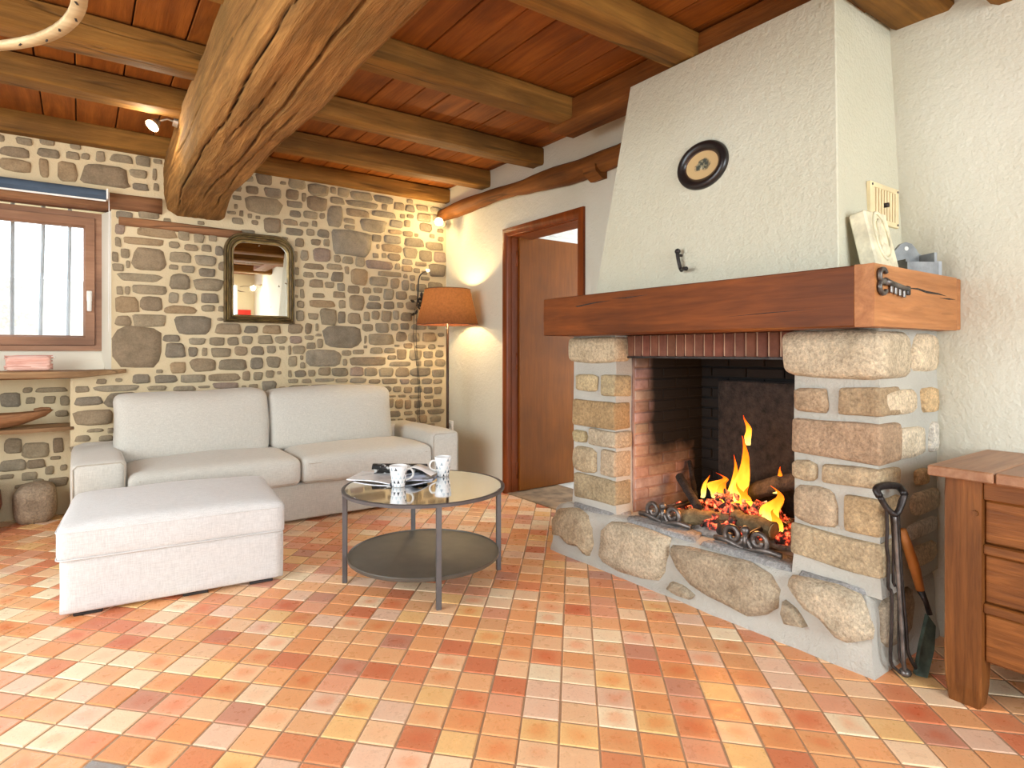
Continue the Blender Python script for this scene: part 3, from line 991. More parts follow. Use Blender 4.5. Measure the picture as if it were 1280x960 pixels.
JZ, JH = 2.44, 0.118
joist('oak ceiling joist lying tight along the stone wall right of the main beam', (0.62, 4.665, JZ), (2.66, 4.665, JZ), 0.10, JH, 11)
joist('oak ceiling joist next to the wall joist, ending above the lamp side of the door', (0.62, 4.045, JZ), (2.66, 4.045, JZ), 0.135, JH + 0.012, 12)
joist('middle oak ceiling joist, ending above the doorway', (0.62, 3.37, JZ), (2.66, 3.37, JZ), 0.135, JH, 13)
joist('oak ceiling joist with a bolt hole, butting the trimmer above the far hood corner', (0.62, 2.62, JZ), (2.30, 2.62, JZ), 0.145, JH + 0.006, 14)
joist('light oak ceiling joist nearest the viewer, butting the trimmer over the oval picture', (0.62, 1.775, JZ), (2.30, 1.775, JZ), 0.15, JH + 0.004, 15)
joist('oak ceiling joist ending against the right wall beyond the hood', (0.62, 0.975, JZ - 0.02), (2.66, 0.975, JZ - 0.02), 0.21, JH + 0.03, 16)
joist('short oak joist end at the top right corner of the room', (0.62, 0.62, JZ - 0.06), (2.66, 0.62, JZ - 0.06), 0.28, JH + 0.06, 17)
joist('oak ceiling joist lying along the stone wall over the window', (-2.42, 4.665, JZ), (0.60, 4.665, JZ), 0.11, JH + 0.012, 21)
joist('dark oak ceiling joist left of the beam, second from the stone wall', (-2.42, 3.78, JZ), (0.60, 3.78, JZ), 0.16, JH + 0.004, 22)
joist('broad oak ceiling joist left of the beam, passing beside the hanging hoop', (-2.42, 3.19, JZ), (0.60, 3.19, JZ), 0.17, JH + 0.004, 23)
joist('oak ceiling joist left of the beam, seen inside the hanging hoop', (-2.42, 2.42, JZ), (0.60, 2.42, JZ), 0.16, JH + 0.004, 24)
joist('oak ceiling joist behind the photographer, seen in the mirror, nearer one', (0.62, -0.25, JZ), (2.66, -0.25, JZ), 0.15, JH, 25)
joist('oak ceiling joist behind the photographer, seen in the mirror, farther one', (0.62, -1.35, JZ), (2.66, -1.35, JZ), 0.15, JH, 26)
bm = B()
hewn(bm, (0, -1.78, 0), (0, 1.78, 0), 0.20, 0.135, 14, 0.005, 0.07, 31)
tag(link('trimmer_beam', bm, M['joist_y'], loc=(2.335, 0.97, 2.427), smooth='auto'), 'reddish trimmer timber along the top of the white chimney hood', 'beam')
lg = thing('wall_log', 'crooked round log fixed along the white wall above the doorway', 'log', (2.585, 3.6, 2.25))
bm = B()
pts, rs = [], []
for i in range(22):
    f = i / 21
    y = 4.67 - f * 2.35
    pts.append((2.585 + 0.012 * math.sin(f * 9), y, 2.262 + 0.018 * math.sin(f * 5.5 + 0.4) - 0.02 * f + 0.05 * max(0, f - 0.72)))
    rs.append(0.050 + 0.010 * math.sin(f * 11) + 0.014 * f)
tube(bm, pts, rs, 10)
for v in bm.verts:
    v.co += noise.noise_vector(v.co * 6) * 0.010
part('log', bm, M['joist_y'], lg)
bm = B()
loft(bm, [[(2.53, y, 2.21), (2.65, y, 2.21), (2.65, y, 2.14), (2.60, y, 2.13), (2.54, y, 2.17)] for y in (2.68, 2.79)])
part('corbel', bm, M['joist_y'], lg, smooth=False)


# ---------------------------------------------------------------- fireplace
FPX, FY0, FY1 = 2.15, 1.213, 2.135
fp = thing('fireplace', 'large rustic fireplace with granite pillars, oak mantel and white plaster hood', 'fireplace', (2.12, 1.67, 0))
GPAL = [(186, 172, 148), (178, 163, 140), (194, 180, 156), (172, 157, 134), (188, 173, 150), (182, 165, 138)]


def gstone(c, ax, up, nr, pts, depth, parent, col=None, k=0, sink=0.006):
    bm = B()
    polystone(bm, c, ax, up, nr, pts, depth, sink, k * 2.7)
    o = part('stone', bm, M['granite'], parent)
    o.color = c4(col or R.choice(GPAL))
    return o


def gblock(x0, x1, y0, y1, z0, z1, parent, col, seed, r=0.03, wob=0.016):
    bm = B()
    softbox(bm, x0, x1, y0, y1, z0, z1, r, n=7, wob=wob, seed=seed)
    o = part('stone', bm, M['granite'], parent)
    o.color = c4(col)
    return o


# hearth: rendered core, big stones set in its front
HZ = 0.262
bm = B()
hp = [(2.118, 0.925), (2.085, 2.53), (2.64, 2.53), (2.64, 0.925)]
rings = []
for z, e in ((0.0, -0.012), (0.02, -0.010), (0.045, -0.002), (0.08, 0.002), (0.12, 0.005), (0.16, 0.004), (0.20, 0.007), (0.228, 0.012), (0.25, 0.026), (HZ, 0.055)):
    n_, ring = 40, []
    for s in range(n_ + 1):
        t = s / n_
        x = hp[0][0] + (hp[1][0] - hp[0][0]) * t + e + 0.008 * noise.noise(Vector((t * 7, z * 9, 2))) + 0.007 * noise.noise(Vector((t * 28, z * 22, 5)))
        ring.append((x, hp[0][1] + (hp[1][1] - hp[0][1]) * t + (e * (1 - 2 * t)), z + (0.008 * noise.noise(Vector((t * 6, 5, 1))) if z > 0.2 else 0)))
    ring += [(2.64, 2.53 - e, z), (2.64, 0.925 + e, z)]
    rings.append(ring)
loft(bm, rings)
hearth = part('hearth', bm, M['mortar_grey'], fp, smooth='auto')
bm = B()
softbox(bm, 2.58, 2.88, FY0, FY1, 0.0, HZ - 0.006, 0.01, n=3)
part('hearth_floor', bm, M['ash'], hearth)
HS = [[(2.485, 0.228), (2.358, 0.251), (2.275, 0.23), (2.234, 0.183), (2.224, 0.11), (2.249, 0.044), (2.28, 0.046), (2.305, 0.075), (2.401, 0.064), (2.468, 0.091), (2.525, 0.085), (2.531, 0.165)], [(2.108, 0.24), (2.0, 0.255), (1.881, 0.255), (1.766, 0.246), (1.762, 0.18), (1.777, 0.103), (1.809, 0.054), (1.889, 0.039), (2.035, 0.027), (2.146, 0.042), (2.175, 0.068), (2.161, 0.14), (2.156, 0.195)], [(1.732, 0.071), (1.68, 0.072), (1.616, 0.049), (1.63, 0.03), (1.695, 0.026), (1.751, 0.038)], [(1.732, 0.224), (1.651, 0.234), (1.464, 0.245), (1.38, 0.25), (1.293, 0.227), (1.252, 0.186), (1.262, 0.118), (1.306, 0.079), (1.353, 0.057), (1.464, 0.067), (1.539, 0.075), (1.63, 0.094), (1.702, 0.143), (1.736, 0.193)], [(1.221, 0.158), (1.182, 0.14), (1.141, 0.092), (1.212, 0.08), (1.227, 0.112)], [(1.197, 0.25), (1.129, 0.259), (1.041, 0.265), (0.968, 0.256), (0.948, 0.215), (0.928, 0.16), (0.933, 0.127), (0.988, 0.097), (1.03, 0.1), (1.084, 0.146), (1.141, 0.16), (1.188, 0.201), (1.203, 0.225)]]
for k, pl in enumerate(HS):
    xm = 2.100 + 0.010 * (1.6 - sum(p[0] for p in pl) / len(pl))
    gstone((xm, 0, 0), (0, 1, 0), (0, 0, 1), (-1, 0, 0), [(sum(p[0] for p in pl) / len(pl) + (y - sum(p[0] for p in pl) / len(pl)) * 1.05, sum(p[1] for p in pl) / len(pl) + (z - sum(p[1] for p in pl) / len(pl)) * 1.06) for y, z in pl], 0.030, hearth, None, k + 3, 0.022)
gstone((2.3, 0.93, 0.15), (1, 0, 0), (0, 0, 1), (0, -1, 0), outline(0.26, 0.17, 12, 0.06, 5), 0.018, hearth, (172, 158, 138), 9)
for k, (y, w) in enumerate(((1.07, 0.26), (1.42, 0.40), (1.86, 0.42), (2.28, 0.34))):     # flat stones on top of the kerb
    gstone((2.20, y, HZ + 0.003), (0, 1, 0), (1, 0, 0), (0, 0, 1), outline(w, 0.15, 12, 0.05, 40 + k), 0.008, hearth, (158, 158, 158), 20 + k, 0.012)

# pillars
for side, (y0, y1) in (('r', (0.922, FY0)), ('l', (FY1, 2.445))):
    bm = B()
    rings = []
    for i in range(13):
        z = HZ - 0.01 + i * (1.15 - HZ + 0.012) / 12
        e = 0.010 * max(0, 1 - i / 1.6)
        j = lambda q: 0.005 * noise.noise(Vector((q, z * 5, 1.5)))
        rings.append([(2.158 - e + j(1), y0 - e + j(2), z), (2.158 - e + j(3), y1 + e * 0.6 + j(4), z), (2.64, y1 + j(5), z), (2.64, y0 + j(6), z)])
    loft(bm, rings)
    pil = part('pillar', bm, M['mortar_grey'], fp, smooth=False, label='right granite pillar' if side == 'r' else 'left granite pillar')
    if side == 'r':
        RSL = [(2.302, 0.897, 0.281, 0.088), (2.552, 0.893, 0.161, 0.094), (2.175, 0.768, 0.085, 0.098), (2.381, 0.752, 0.254, 0.111), (2.588, 0.754, 0.076, 0.113), (2.517, 1.069, 0.231, 0.141), (2.485, 0.618, 0.119, 0.06), (2.506, 0.523, 0.253, 0.085), (2.477, 0.433, 0.285, 0.055), (2.488, 0.336, 0.263, 0.075)]
        RSL.pop(2)
        gblock(2.118, 2.372, 0.893, 1.258, 0.978, 1.147, pil, (192, 177, 152), 3.0, 0.045, 0.012)
        for k, (y, z, w, h) in enumerate([(1.146, 0.896, 0.116, 0.082), (0.981, 0.9, 0.133, 0.091), (1.067, 0.762, 0.284, 0.123), (1.17, 0.639, 0.09, 0.068), (1.005, 0.641, 0.19, 0.061), (1.133, 0.52, 0.152, 0.128), (0.965, 0.515, 0.127, 0.116), (1.057, 0.377, 0.31, 0.105)]):
            col = [(172, 148, 120), (168, 146, 116), (168, 142, 116), (186, 166, 136), (182, 162, 132), (182, 162, 136), (184, 160, 124), (180, 162, 132)][k]
            if y - w / 2 < 0.99:     # corner stones return round the corner
                w, h = w * 1.05, h * 1.10
                gblock(2.136, 2.136 + 0.16, 0.906, y + w / 2, z - h / 2, z + h / 2, pil, col, k * 1.7, 0.014, 0.010)
            else:
                gstone((2.150, y, z), (0, 1, 0), (0, 0, 1), (-1, 0, 0), outline(w * 1.05, h * 1.12, 12, 0.05, 100 + k), 0.018, pil, col, k)
        for k, (x, z, w, h) in enumerate(RSL):
            gstone((x, 0.918, z), (1, 0, 0), (0, 0, 1), (0, -1, 0), outline(w * 0.94, h, 12, 0.05, 130 + k), 0.012, pil, [(214, 196, 168), (206, 176, 134), (216, 202, 178), (214, 208, 196)][k % 4], k)
    else:
        gblock(2.128, 2.262, 2.118, 2.478, 1.010, 1.147, pil, (188, 172, 144), 9.0, 0.035, 0.012)
        for k, (y, z, w, h) in enumerate([(2.288, 0.749, 0.295, 0.127), (2.386, 0.626, 0.099, 0.056), (2.227, 0.636, 0.168, 0.078), (2.351, 0.508, 0.169, 0.126), (2.185, 0.512, 0.085, 0.12), (2.286, 0.367, 0.268, 0.117), (2.333, 0.909, 0.153, 0.081), (2.182, 0.901, 0.087, 0.097)]):
            col = [(166, 140, 102), (180, 164, 126), (184, 170, 146), (178, 160, 130), (184, 166, 140), (166, 150, 120), (184, 166, 130), (174, 158, 124)][k]
            if y - w / 2 < 2.17:
                w, h = w * 1.05, h * 1.10
                gblock(2.136, 2.262, 2.124, y + w / 2, z - h / 2, z + h / 2, pil, col, 20 + k * 1.9, 0.014, 0.009)
            else:
                gstone((2.150, y, z), (0, 1, 0), (0, 0, 1), (-1, 0, 0), outline(w * 1.05, h * 1.12, 12, 0.05, 160 + k), 0.018, pil, col, k)
        gstone((2.213, 2.131, 0.611), (1, 0, 0), (0, 0, 1), (0, -1, 0), outline(0.10, 0.04, 11, 0.05, 190), 0.012, pil, None, 3)

# brick-lined firebox
bm = B()
box(bm, 2.272, 2.60, FY1 - 0.014, FY1 + 0.05, HZ - 0.01, 1.5)
box(bm, 2.60, 2.90, FY1 - 0.014, FY1 + 0.05, HZ - 0.01, 1.5)
box(bm, 2.30, 2.90, FY0 - 0.05, FY0 - 0.001, HZ - 0.01, 1.5)
box(bm, 2.825, 2.90, FY0 - 0.05, FY1 + 0.05, 0.0, 1.5)
box(bm, 2.15, 2.90, FY0 - 0.05, FY1 + 0.05, 1.42, 1.5)
M['soot'] = m_brick('mortar_soot', (150, 114, 100), (188, 156, 140), True)
M['brick'] = m_brick('firebrick', (156, 124, 112), (202, 176, 164), True)
M['brick_lintel'] = m_brick('lintel_brick', (100, 58, 44), (132, 84, 66))
fb = part('firebox', bm, M['soot'], fp, smooth=False)


def brick(mat, c, sx, sy, sz, parent, col):
    key = (round(sx, 3), round(sy, 3), round(sz, 3), mat.name)
    if key not in brick.me:
        b = B()
        box(b, -sx / 2, sx / 2, -sy / 2, sy / 2, -sz / 2, sz / 2, 0.004)
        brick.me[key] = bpy.data.meshes.new('brick')
        b.to_mesh(brick.me[key])
        b.free()
    o = link_me('brick', brick.me[key], mat, parent, Vector(c) - fp.location, smooth=False)
    o.color = (*[min(1, v * R.uniform(0.78, 1.12)) for v in col], 1)


brick.me = {}
BH = 0.056
for r_ in range(21):
    z = HZ + 0.028 + r_ * BH
    off = 0.0 if r_ % 2 == 0 else 0.105
    for k in range(4):                          # left cheek, seen across the fire
        x0, x1 = 2.275 + k * 0.21 - off, 2.275 + (k + 1) * 0.21 - off
        x0, x1 = max(x0, 2.275), min(x1, 2.822)
        if x1 - x0 > 0.03:
            brick(M['brick'], ((x0 + x1) / 2, FY1 - 0.002, z), x1 - x0 - 0.009, 0.034, BH - 0.009, fb, (1, 0.98, 0.96))
    for k in range(6):                          # back
        y0, y1 = FY0 + k * 0.21 - off, FY0 + (k + 1) * 0.21 - off
        y0, y1 = max(y0, FY0), min(y1, FY1)
        if y1 - y0 > 0.03:
            brick(M['brick'], (2.828, (y0 + y1) / 2, z), 0.034, y1 - y0 - 0.009, BH - 0.009, fb, (1, 0.98, 0.96))
bm = B()
box(bm, 2.790, 2.808, 1.30, 2.00, HZ, 0.92, 0.006)
part('fireback', bm, M['char'], fb, smooth=False, label='black cast iron plate against the back of the hearth')

# soldier course of bricks under the mantel
bm = B()
box(bm, 2.242, 2.36, FY0 - 0.01, FY1 + 0.01, 1.052, 1.15)
lt = part('lintel', bm, m_plain('lintel_joint', (196, 160, 132), 0.9), fp, smooth=False)
nb = 18
for k in range(nb):
    y = FY0 + (k + 0.5) * (FY1 - FY0) / nb
    brick(M['brick_lintel'], (2.292, y, 1.099), 0.118, (FY1 - FY0) / nb - 0.009, 0.104, lt, (1, 0.95, 0.9))
bm = B()
box(bm, 2.225, 2.37, FY0 - 0.02, FY1 + 0.02, 1.040, 1.049)
part('lintel_bar', bm, M['iron'], fp, smooth=False)

# mantel: a deep oak box beam, its returned end split, the daylight on it painted as lighter oak
bm = B()
hewn(bm, (2.07, 0.905, 1.244), (2.07, 2.44, 1.248), 0.244, 0.19, 18, 0.0030, 0.02, 61)
mantel = part('mantel', bm, M['mantel'], fp, smooth='auto')
bm = B()
hewn(bm, (1.950, 0.876, 1.244), (2.600, 0.876, 1.244), 0.058, 0.192, 14, 0.0022, 0.03, 62)
M['mantel_end_lit'] = m_wood('mantel_oak_lit', (150, 94, 52), (204, 142, 90), 'x', 1.0, 0.45, 0.3, 0.0)
endb = part('mantel_end_board', bm, M['mantel_end_lit'], mantel, smooth='auto', label='end board of the mantel with long splits, daylight painted into its lighter colour')


def fissure(pts, w, axis, parent):
    """a drying crack: a narrow sunk-looking dark sliver along pts"""
    bm = B()
    n = len(pts)
    rings = []
    for i, p in enumerate(pts):
        k = w * math.sin(math.pi * (i + 0.12) / (n - 1 + 0.24))
        p = Vector(p)
        nv = Vector((-1, 0, 0)) if axis == 'x' else Vector((0, -1, 0))
        rings.append([p + Vector((0, 0, k)) + nv * 0.0006, p + Vector((0, 0, -k)) + nv * 0.0006, p - nv * 0.004 - Vector((0, 0, k)), p - nv * 0.004 + Vector((0, 0, k))])
    loft(bm, rings)
    part('crack', bm, M['char'], parent, smooth=False)


for L, w in (([(2.335, 1.272), (2.26, 1.286), (2.17, 1.290), (2.05, 1.300), (1.96, 1.302)], 0.0032), ([(2.43, 1.228), (2.38, 1.245), (2.335, 1.268)], 0.0022), ([(1.95, 1.310), (1.86, 1.308), (1.74, 1.312)], 0.0022), ([(1.35, 1.20), (1.2, 1.206), (1.02, 1.21)], 0.0014)):
    fissure([(1.9475, y, z) for y, z in L], w, 'x', mantel)
bm = B()
box(bm, 2.598, 2.634, 0.846, 0.90, 1.150, 1.338, 0.004)
part('mantel_end_block', bm, M['mantel_end_lit'], mantel, smooth=False)
for L, w in (([(2.17, 1.277), (2.26, 1.279), (2.33, 1.273), (2.43, 1.272), (2.50, 1.268)], 0.0040), ([(2.44, 1.258), (2.52, 1.259), (2.58, 1.260)], 0.0028), ([(2.46, 1.204), (2.57, 1.206)], 0.0012)):
    fissure([(x, 0.8465, z) for x, z in L], w, 'y', mantel)
bm = B()
box(bm, 2.19, 2.64, 0.90, 2.44, 1.155, 1.335)
part('mantel_shelf', bm, M['mantel'], mantel, smooth=False)

# chimney hood
bm = B()
N_ = 8
rings = []
for i in range(N_ + 1):
    t = i / N_
    z = 1.336 + t * (2.372 - 1.336)
    x = 2.122 + t * 0.080
    y0, y1 = 1.035 + t * 0.052, 2.248 - t * 0.168
    rings.append([(x, y0 + 0.004, z), (x, y1 - 0.004, z), (x + 0.004, y1, z), (2.64, y1, z), (2.64, y0, z), (x + 0.004, y0, z)])
loft(bm, rings)
part('hood', bm, M['hood'], fp, smooth=False, label='tall white textured plaster hood above the mantel')


def hoodx(z):
    return 2.122 + (z - 1.336) / (2.372 - 1.336) * 0.080


# ---------------------------------------------------------------- the fire
def flame_mat():
    m = NT('flame')
    m.t.nodes.remove(m.b)
    tc = m.n('ShaderNodeTexCoord')
    sp = m.n('ShaderNodeSeparateXYZ')
    m.l(tc.outputs['Generated'], sp.inputs[0])
    nz = m.noise(m.coord((1, 1, 0.5)), 14, 3)
    ad = m.n('ShaderNodeMath', operation='MULTIPLY_ADD', inp={1: 0.6, 2: -0.3})
    m.l(nz, ad.inputs[0])
    s = m.n('ShaderNodeMath', operation='ADD')
    m.l(sp.outputs['Z'], s.inputs[0])
    m.l(ad.outputs[0], s.inputs[1])
    col = m.ramp(s.outputs[0], [(0.05, (255, 214, 110)), (0.35, (255, 178, 52)), (0.7, (255, 122, 22)), (1.0, (230, 62, 10))])
    em = m.n('ShaderNodeEmission', inp={'Strength': 2.6})
    m.l(col, em.inputs[0])
    tr = m.n('ShaderNodeBsdfTransparent')
    lw = m.n('ShaderNodeLayerWeight', inp={'Blend': 0.35})
    rp = m.ramp(lw.outputs['Facing'], [(0.35, W0), (0.95, (0.85, 0.85, 0.85, 1))])
    mx = m.n('ShaderNodeMixShader')
    m.l(rp, mx.inputs[0])
    m.l(em.outputs[0], mx.inputs[1])
    m.l(tr.outputs[0], mx.inputs[2])
    m.l(mx.outputs[0], m.out.inputs[0])
    return m.m


def ember_mat():
    m = NT('ember')
    v = m.coord(rnd=False)
    a = m.noise(v, 26, 4, 0.7)
    hot = m.ramp(a, [(0.49, W0), (0.55, (0.6, 0.03, 0.01, 1)), (0.60, (1.0, 0.18, 0.05, 1)), (0.72, (1.0, 0.5, 0.2, 1))])
    m.base(m.ramp(a, [(0.35, (30, 25, 23)), (0.55, (96, 72, 68))]))
    m.rough(0.95)
    m.l(hot, m.b.inputs['Emission Color'])
    m.b.inputs['Emission Strength'].default_value = 1.6
    m.bump(a, 0.8, 0.01)
    return m.m


M['flame'] = flame_mat()
M['ember'] = ember_mat()
fire = thing('fire', 'wood fire of orange flames over glowing embers on the hearth', 'fire', (2.52, 1.70, HZ))


def flame(base, h, w, lean=(0, 0), seed=0.0, tw=1.0):
    bm = B()
    n, rings = 14, []
    for i in range(n + 1):
        t = i / n
        r = w * (math.sin(math.pi * min(1, (t * 0.92 + 0.10)) ** 0.75)) * (1 - t * 0.45) + 0.0008
        c = Vector((base[0] + lean[0] * t + 0.30 * w * math.sin(t * 7 * tw + seed) * t, base[1] + lean[1] * t + 0.8 * w * math.sin(t * 5.5 * tw + seed * 1.7) * t, base[2] + h * t))
        ring = []
        for k in range(10):
            a = k * 2 * math.pi / 10 + t * 1.2
            rr = r * (1 + 0.45 * noise.noise(Vector((math.cos(a) * 1.4 + seed, math.sin(a) * 1.4, t * 3.5))))
            ring.append(c + Vector((math.cos(a) * rr * 0.55, math.sin(a) * rr, 0.0)))
        rings.append(ring)
    loft(bm, rings)
    return part('flame', bm, M['flame'], fire)


FL = [((2.50, 1.690, 0.33), 0.345, 0.043, (0.03, -0.03), 1.0, 1.0),
      ((2.46, 1.715, 0.31), 0.17, 0.046, (0, 0.01), 2.2, 1.2),
      ((2.47, 1.655, 0.31), 0.155, 0.048, (0.0, -0.02), 4.1, 1.3),
      ((2.54, 1.655, 0.635), 0.135, 0.019, (0.02, 0.02), 5.0, 1.0),
      ((2.50, 1.795, 0.365), 0.125, 0.052, (0.0, -0.01), 6.3, 1.5),
      ((2.44, 1.478, 0.315), 0.175, 0.050, (0.0, -0.01), 7.4, 1.2),
      ((2.40, 1.440, 0.29), 0.115, 0.032, (0.0, -0.015), 8.8, 1.2),
      ((2.56, 1.535, 0.43), 0.125, 0.022, (0.0, -0.045), 9.1, 1.0),
      ((2.53, 1.735, 0.34), 0.24, 0.022, (0.0, -0.02), 11.3, 1.2),
      ((2.47, 1.60, 0.33), 0.13, 0.026, (0.0, 0.015), 12.7, 1.3),
      ((2.52, 1.895, 0.345), 0.12, 0.016, (0.0, -0.035), 10.5, 1.0)]
for a in FL:
    flame(*a)
eb = B()
er = random.Random(3)
for k in range(210):
    a, q = er.uniform(0, 6.283), er.random() ** 0.6
    x, y = 2.46 + math.cos(a) * q * 0.21, 1.655 + math.sin(a) * q * 0.32
    s = er.uniform(0.013, 0.034)
    z = HZ + 0.03 + (1 - q) * 0.15 * er.random()
    mtx = Matrix.Translation((x, y, z)) @ Matrix.Rotation(er.uniform(0, 6), 4, Vector((er.random(), er.random(), er.random() + 0.1)).normalized()) @ Matrix.Diagonal((s, s * er.uniform(0.6, 1.4), s * er.uniform(0.5, 0.9), 1))
    for v in bmesh.ops.create_icosphere(eb, subdivisions=1, radius=1.0, matrix=mtx)['verts']:
        v.co += noise.noise_vector(v.co * 40) * s * 0.7
o = part('embers', eb, M['ember'], fire, smooth=False)
o['kind'] = 'stuff'
bm = B()
rings = []
for i in range(6):
    t = i / 5
    rr = 1.0 - 0.8 * t
    rings.append([(2.51 + math.cos(k * 0.3927) * 0.285 * rr * (1 + 0.15 * noise.noise(Vector((k, 3, i)))), 1.672 + math.sin(k * 0.3927) * 0.43 * rr * (1 + 0.12 * noise.noise(Vector((k, 7, i)))), HZ + 0.004 + 0.065 * t ** 0.7) for k in range(16)])
loft(bm, rings)
part('ash_bed', bm, M['ash'], fire)


def log(label, p0, p1, r, mat, seed, endcol=None):
    p0, p1 = Vector(p0), Vector(p1)
    c = (p0 + p1) / 2
    g = thing('firewood_log', label, 'log', c, 0, 'logs on the fire')
    bm = B()
    n = 9
    pts = [p0.lerp(p1, i / n) + noise.noise_vector(Vector((seed, i * 0.5, 0))) * r * 0.25 for i in range(n + 1)]
    tube(bm, pts, [r * (1 + 0.14 * noise.noise(Vector((seed, i * 0.8, 3)))) for i in range(n + 1)], 10)
    for v in bm.verts:
        v.co += noise.noise_vector(v.co * 25) * r * 0.14
    part('bark', bm, mat, g, smooth='auto')
    if endcol:
        d = (pts[0] - pts[1]).normalized()
        bm = B()
        tube(bm, [pts[0] - d * 0.003, pts[0] + d * 0.004], r * 0.86, 10)
        part('cut_end', bm, endcol, g, smooth=False, label='pale sawn end')


M['cut'] = m_plain('sawn_end', (176, 150, 108), 0.85, 0, 0.15, 30)
log('pale split log lying at the front edge of the embers', (2.245, 1.83, 0.305), (2.36, 1.64, 0.315), 0.036, M['log'], 1.0, M['cut'])
log('charred curved branch sticking out over the embers on the left', (2.50, 2.02, 0.43), (2.34, 1.78, 0.345), 0.021, M['char'], 2.0)
log('thick grey log charred at its tip, at the right of the fire', (2.33, 1.40, 0.33), (2.36, 1.60, 0.335), 0.038, M['log'], 3.0, M['cut'])
log('dark log leaning up at the back right of the fire', (2.58, 1.40, 0.52), (2.58, 1.72, 0.385), 0.040, M['char'], 4.0, M['cut'])
log('black burnt log in the middle of the embers', (2.40, 1.56, 0.30), (2.62, 1.84, 0.37), 0.036, M['char'], 5.0)
log('short burnt log end fallen between the two firedogs', (2.24, 1.55, 0.295), (2.33, 1.68, 0.30), 0.026, M['char'], 6.0)
log('thin burnt stick leaning at the back left of the fire', (2.66, 2.08, 0.48), (2.50, 1.92, 0.35), 0.012, M['char'], 7.0)


def spiral(c, r0, turns, ax, up, k=26, ccw=1):
    c, ax, up = Vector(c), Vector(ax), Vector(up)
    return [c + (ax * math.cos(ccw * t * turns * 6.283) + up * math.sin(ccw * t * turns * 6.283)) * (r0 * (1 - 0.72 * t)) for t in [i / k for i in range(k + 1)]]


def firedog(label, x, y):
    g = thing('firedog', label, 'firedog', (x, y, HZ + 0.01), 0, 'pair of scroll firedogs')
    z = HZ + 0.058
    for s in (-1, 1):
        bm = B()
        tube(bm, spiral((x, y + s * 0.058, z), 0.048, 1.5, (0, -s, 0), (0, 0, -1)), [0.011] * 27, 7)
        part('scroll', bm, M['iron_grey'], g)
    bm = B()
    tube(bm, [(x, y, HZ + 0.012), (x, y, z + 0.020)], 0.012, 8)
    bmesh.ops.create_uvsphere(bm, u_segments=10, v_segments=6, radius=0.019, matrix=Matrix.Translation((x, y, z + 0.030)))
    part('stem', bm, M['iron_grey'], g)
    bm = B()
    tube(bm, spline([(x, y, HZ + 0.055), (x + 0.08, y, HZ + 0.07), (x + 0.25, y + 0.01, HZ + 0.07), (x + 0.33, y + 0.01, HZ + 0.02)]), 0.012, 7)
    part('bar', bm, M['iron'], g)
    bm = B()
    tube(bm, spline([(x + 0.01, y + 0.15, HZ + 0.022), (x - 0.005, y + 0.09, HZ + 0.03), (x, y, HZ + 0.014), (x - 0.005, y - 0.09, HZ + 0.03), (x + 0.01, y - 0.15, HZ + 0.022)]), 0.012, 7)
    part('foot', bm, M['iron_grey'], g)


firedog('grey iron scroll firedog on the hearth edge, the nearer right one', 2.185, 1.435)
firedog('grey iron scroll firedog on the hearth edge, the farther left one', 2.215, 1.885)
point('fire_glow', (2.42, 1.66, 0.52), 7, (1.0, 0.42, 0.12), 0.09)

# ---------------------------------------------------------------- on and around the fireplace
def irons():
    g = thing('fire_tongs', 'tall worn iron fire tongs leaning against the right granite pillar', 'tongs', (2.19, 0.868, 0))
    for pts, r, m_, nm in (([(2.1, 0.895, 0.603), (2.119, 0.885, 0.566), (2.127, 0.884, 0.499), (2.129, 0.887, 0.44), (2.138, 0.884, 0.388), (2.141, 0.887, 0.305), (2.152, 0.881, 0.283), (2.159, 0.885, 0.162), (2.164, 0.889, 0.056), (2.182, 0.878, 0.026), (2.204, 0.864, 0.007)], 0.0056, 'iron', 'arm'), ([(2.182, 0.855, 0.614), (2.168, 0.868, 0.562), (2.175, 0.869, 0.458), (2.189, 0.866, 0.309), (2.207, 0.861, 0.158), (2.216, 0.859, 0.083), (2.243, 0.842, 0.022)], 0.0062, 'iron', 'arm'), ([(2.144, 0.87, 0.554), (2.155, 0.869, 0.44), (2.169, 0.867, 0.298), (2.183, 0.864, 0.164), (2.194, 0.863, 0.051), (2.202, 0.86, 0.009)], 0.0072, 'iron_grey', 'rod'), ([(2.146, 0.881, 0.548), (2.156, 0.878, 0.459), (2.162, 0.881, 0.317), (2.178, 0.871, 0.288), (2.188, 0.874, 0.085), (2.198, 0.868, 0.047)], 0.005, 'iron', 'rod')):
        bm = B()
        tube(bm, spline([(a, b, max(c, r)) for a, b, c in pts], 3), r, 7)
        part(nm, bm, M[m_], g)
    bm = B()
    lp = [(2.1, 0.895, 0.603), (2.142, 0.91, 0.616), (2.202, 0.866, 0.616), (2.179, 0.854, 0.607)]
    tube(bm, spline([lp[0], (2.106, 0.908, 0.625), (2.15, 0.897, 0.632), (2.196, 0.878, 0.626), lp[3]], 4), 0.012, 8)
    tube(bm, spline([lp[0], (2.122, 0.884, 0.566), (2.144, 0.868, 0.545), (2.162, 0.86, 0.566), lp[3]], 4), 0.010, 8)
    part('grip', bm, M['iron'], g)
    bm = B()
    bmesh.ops.create_uvsphere(bm, u_segments=10, v_segments=6, radius=0.016, matrix=Matrix.Translation((2.204, 0.862, 0.018)) @ Matrix.Diagonal((1.2, 1.2, 0.9, 1)))
    part('tip', bm, M['iron_grey'], g)


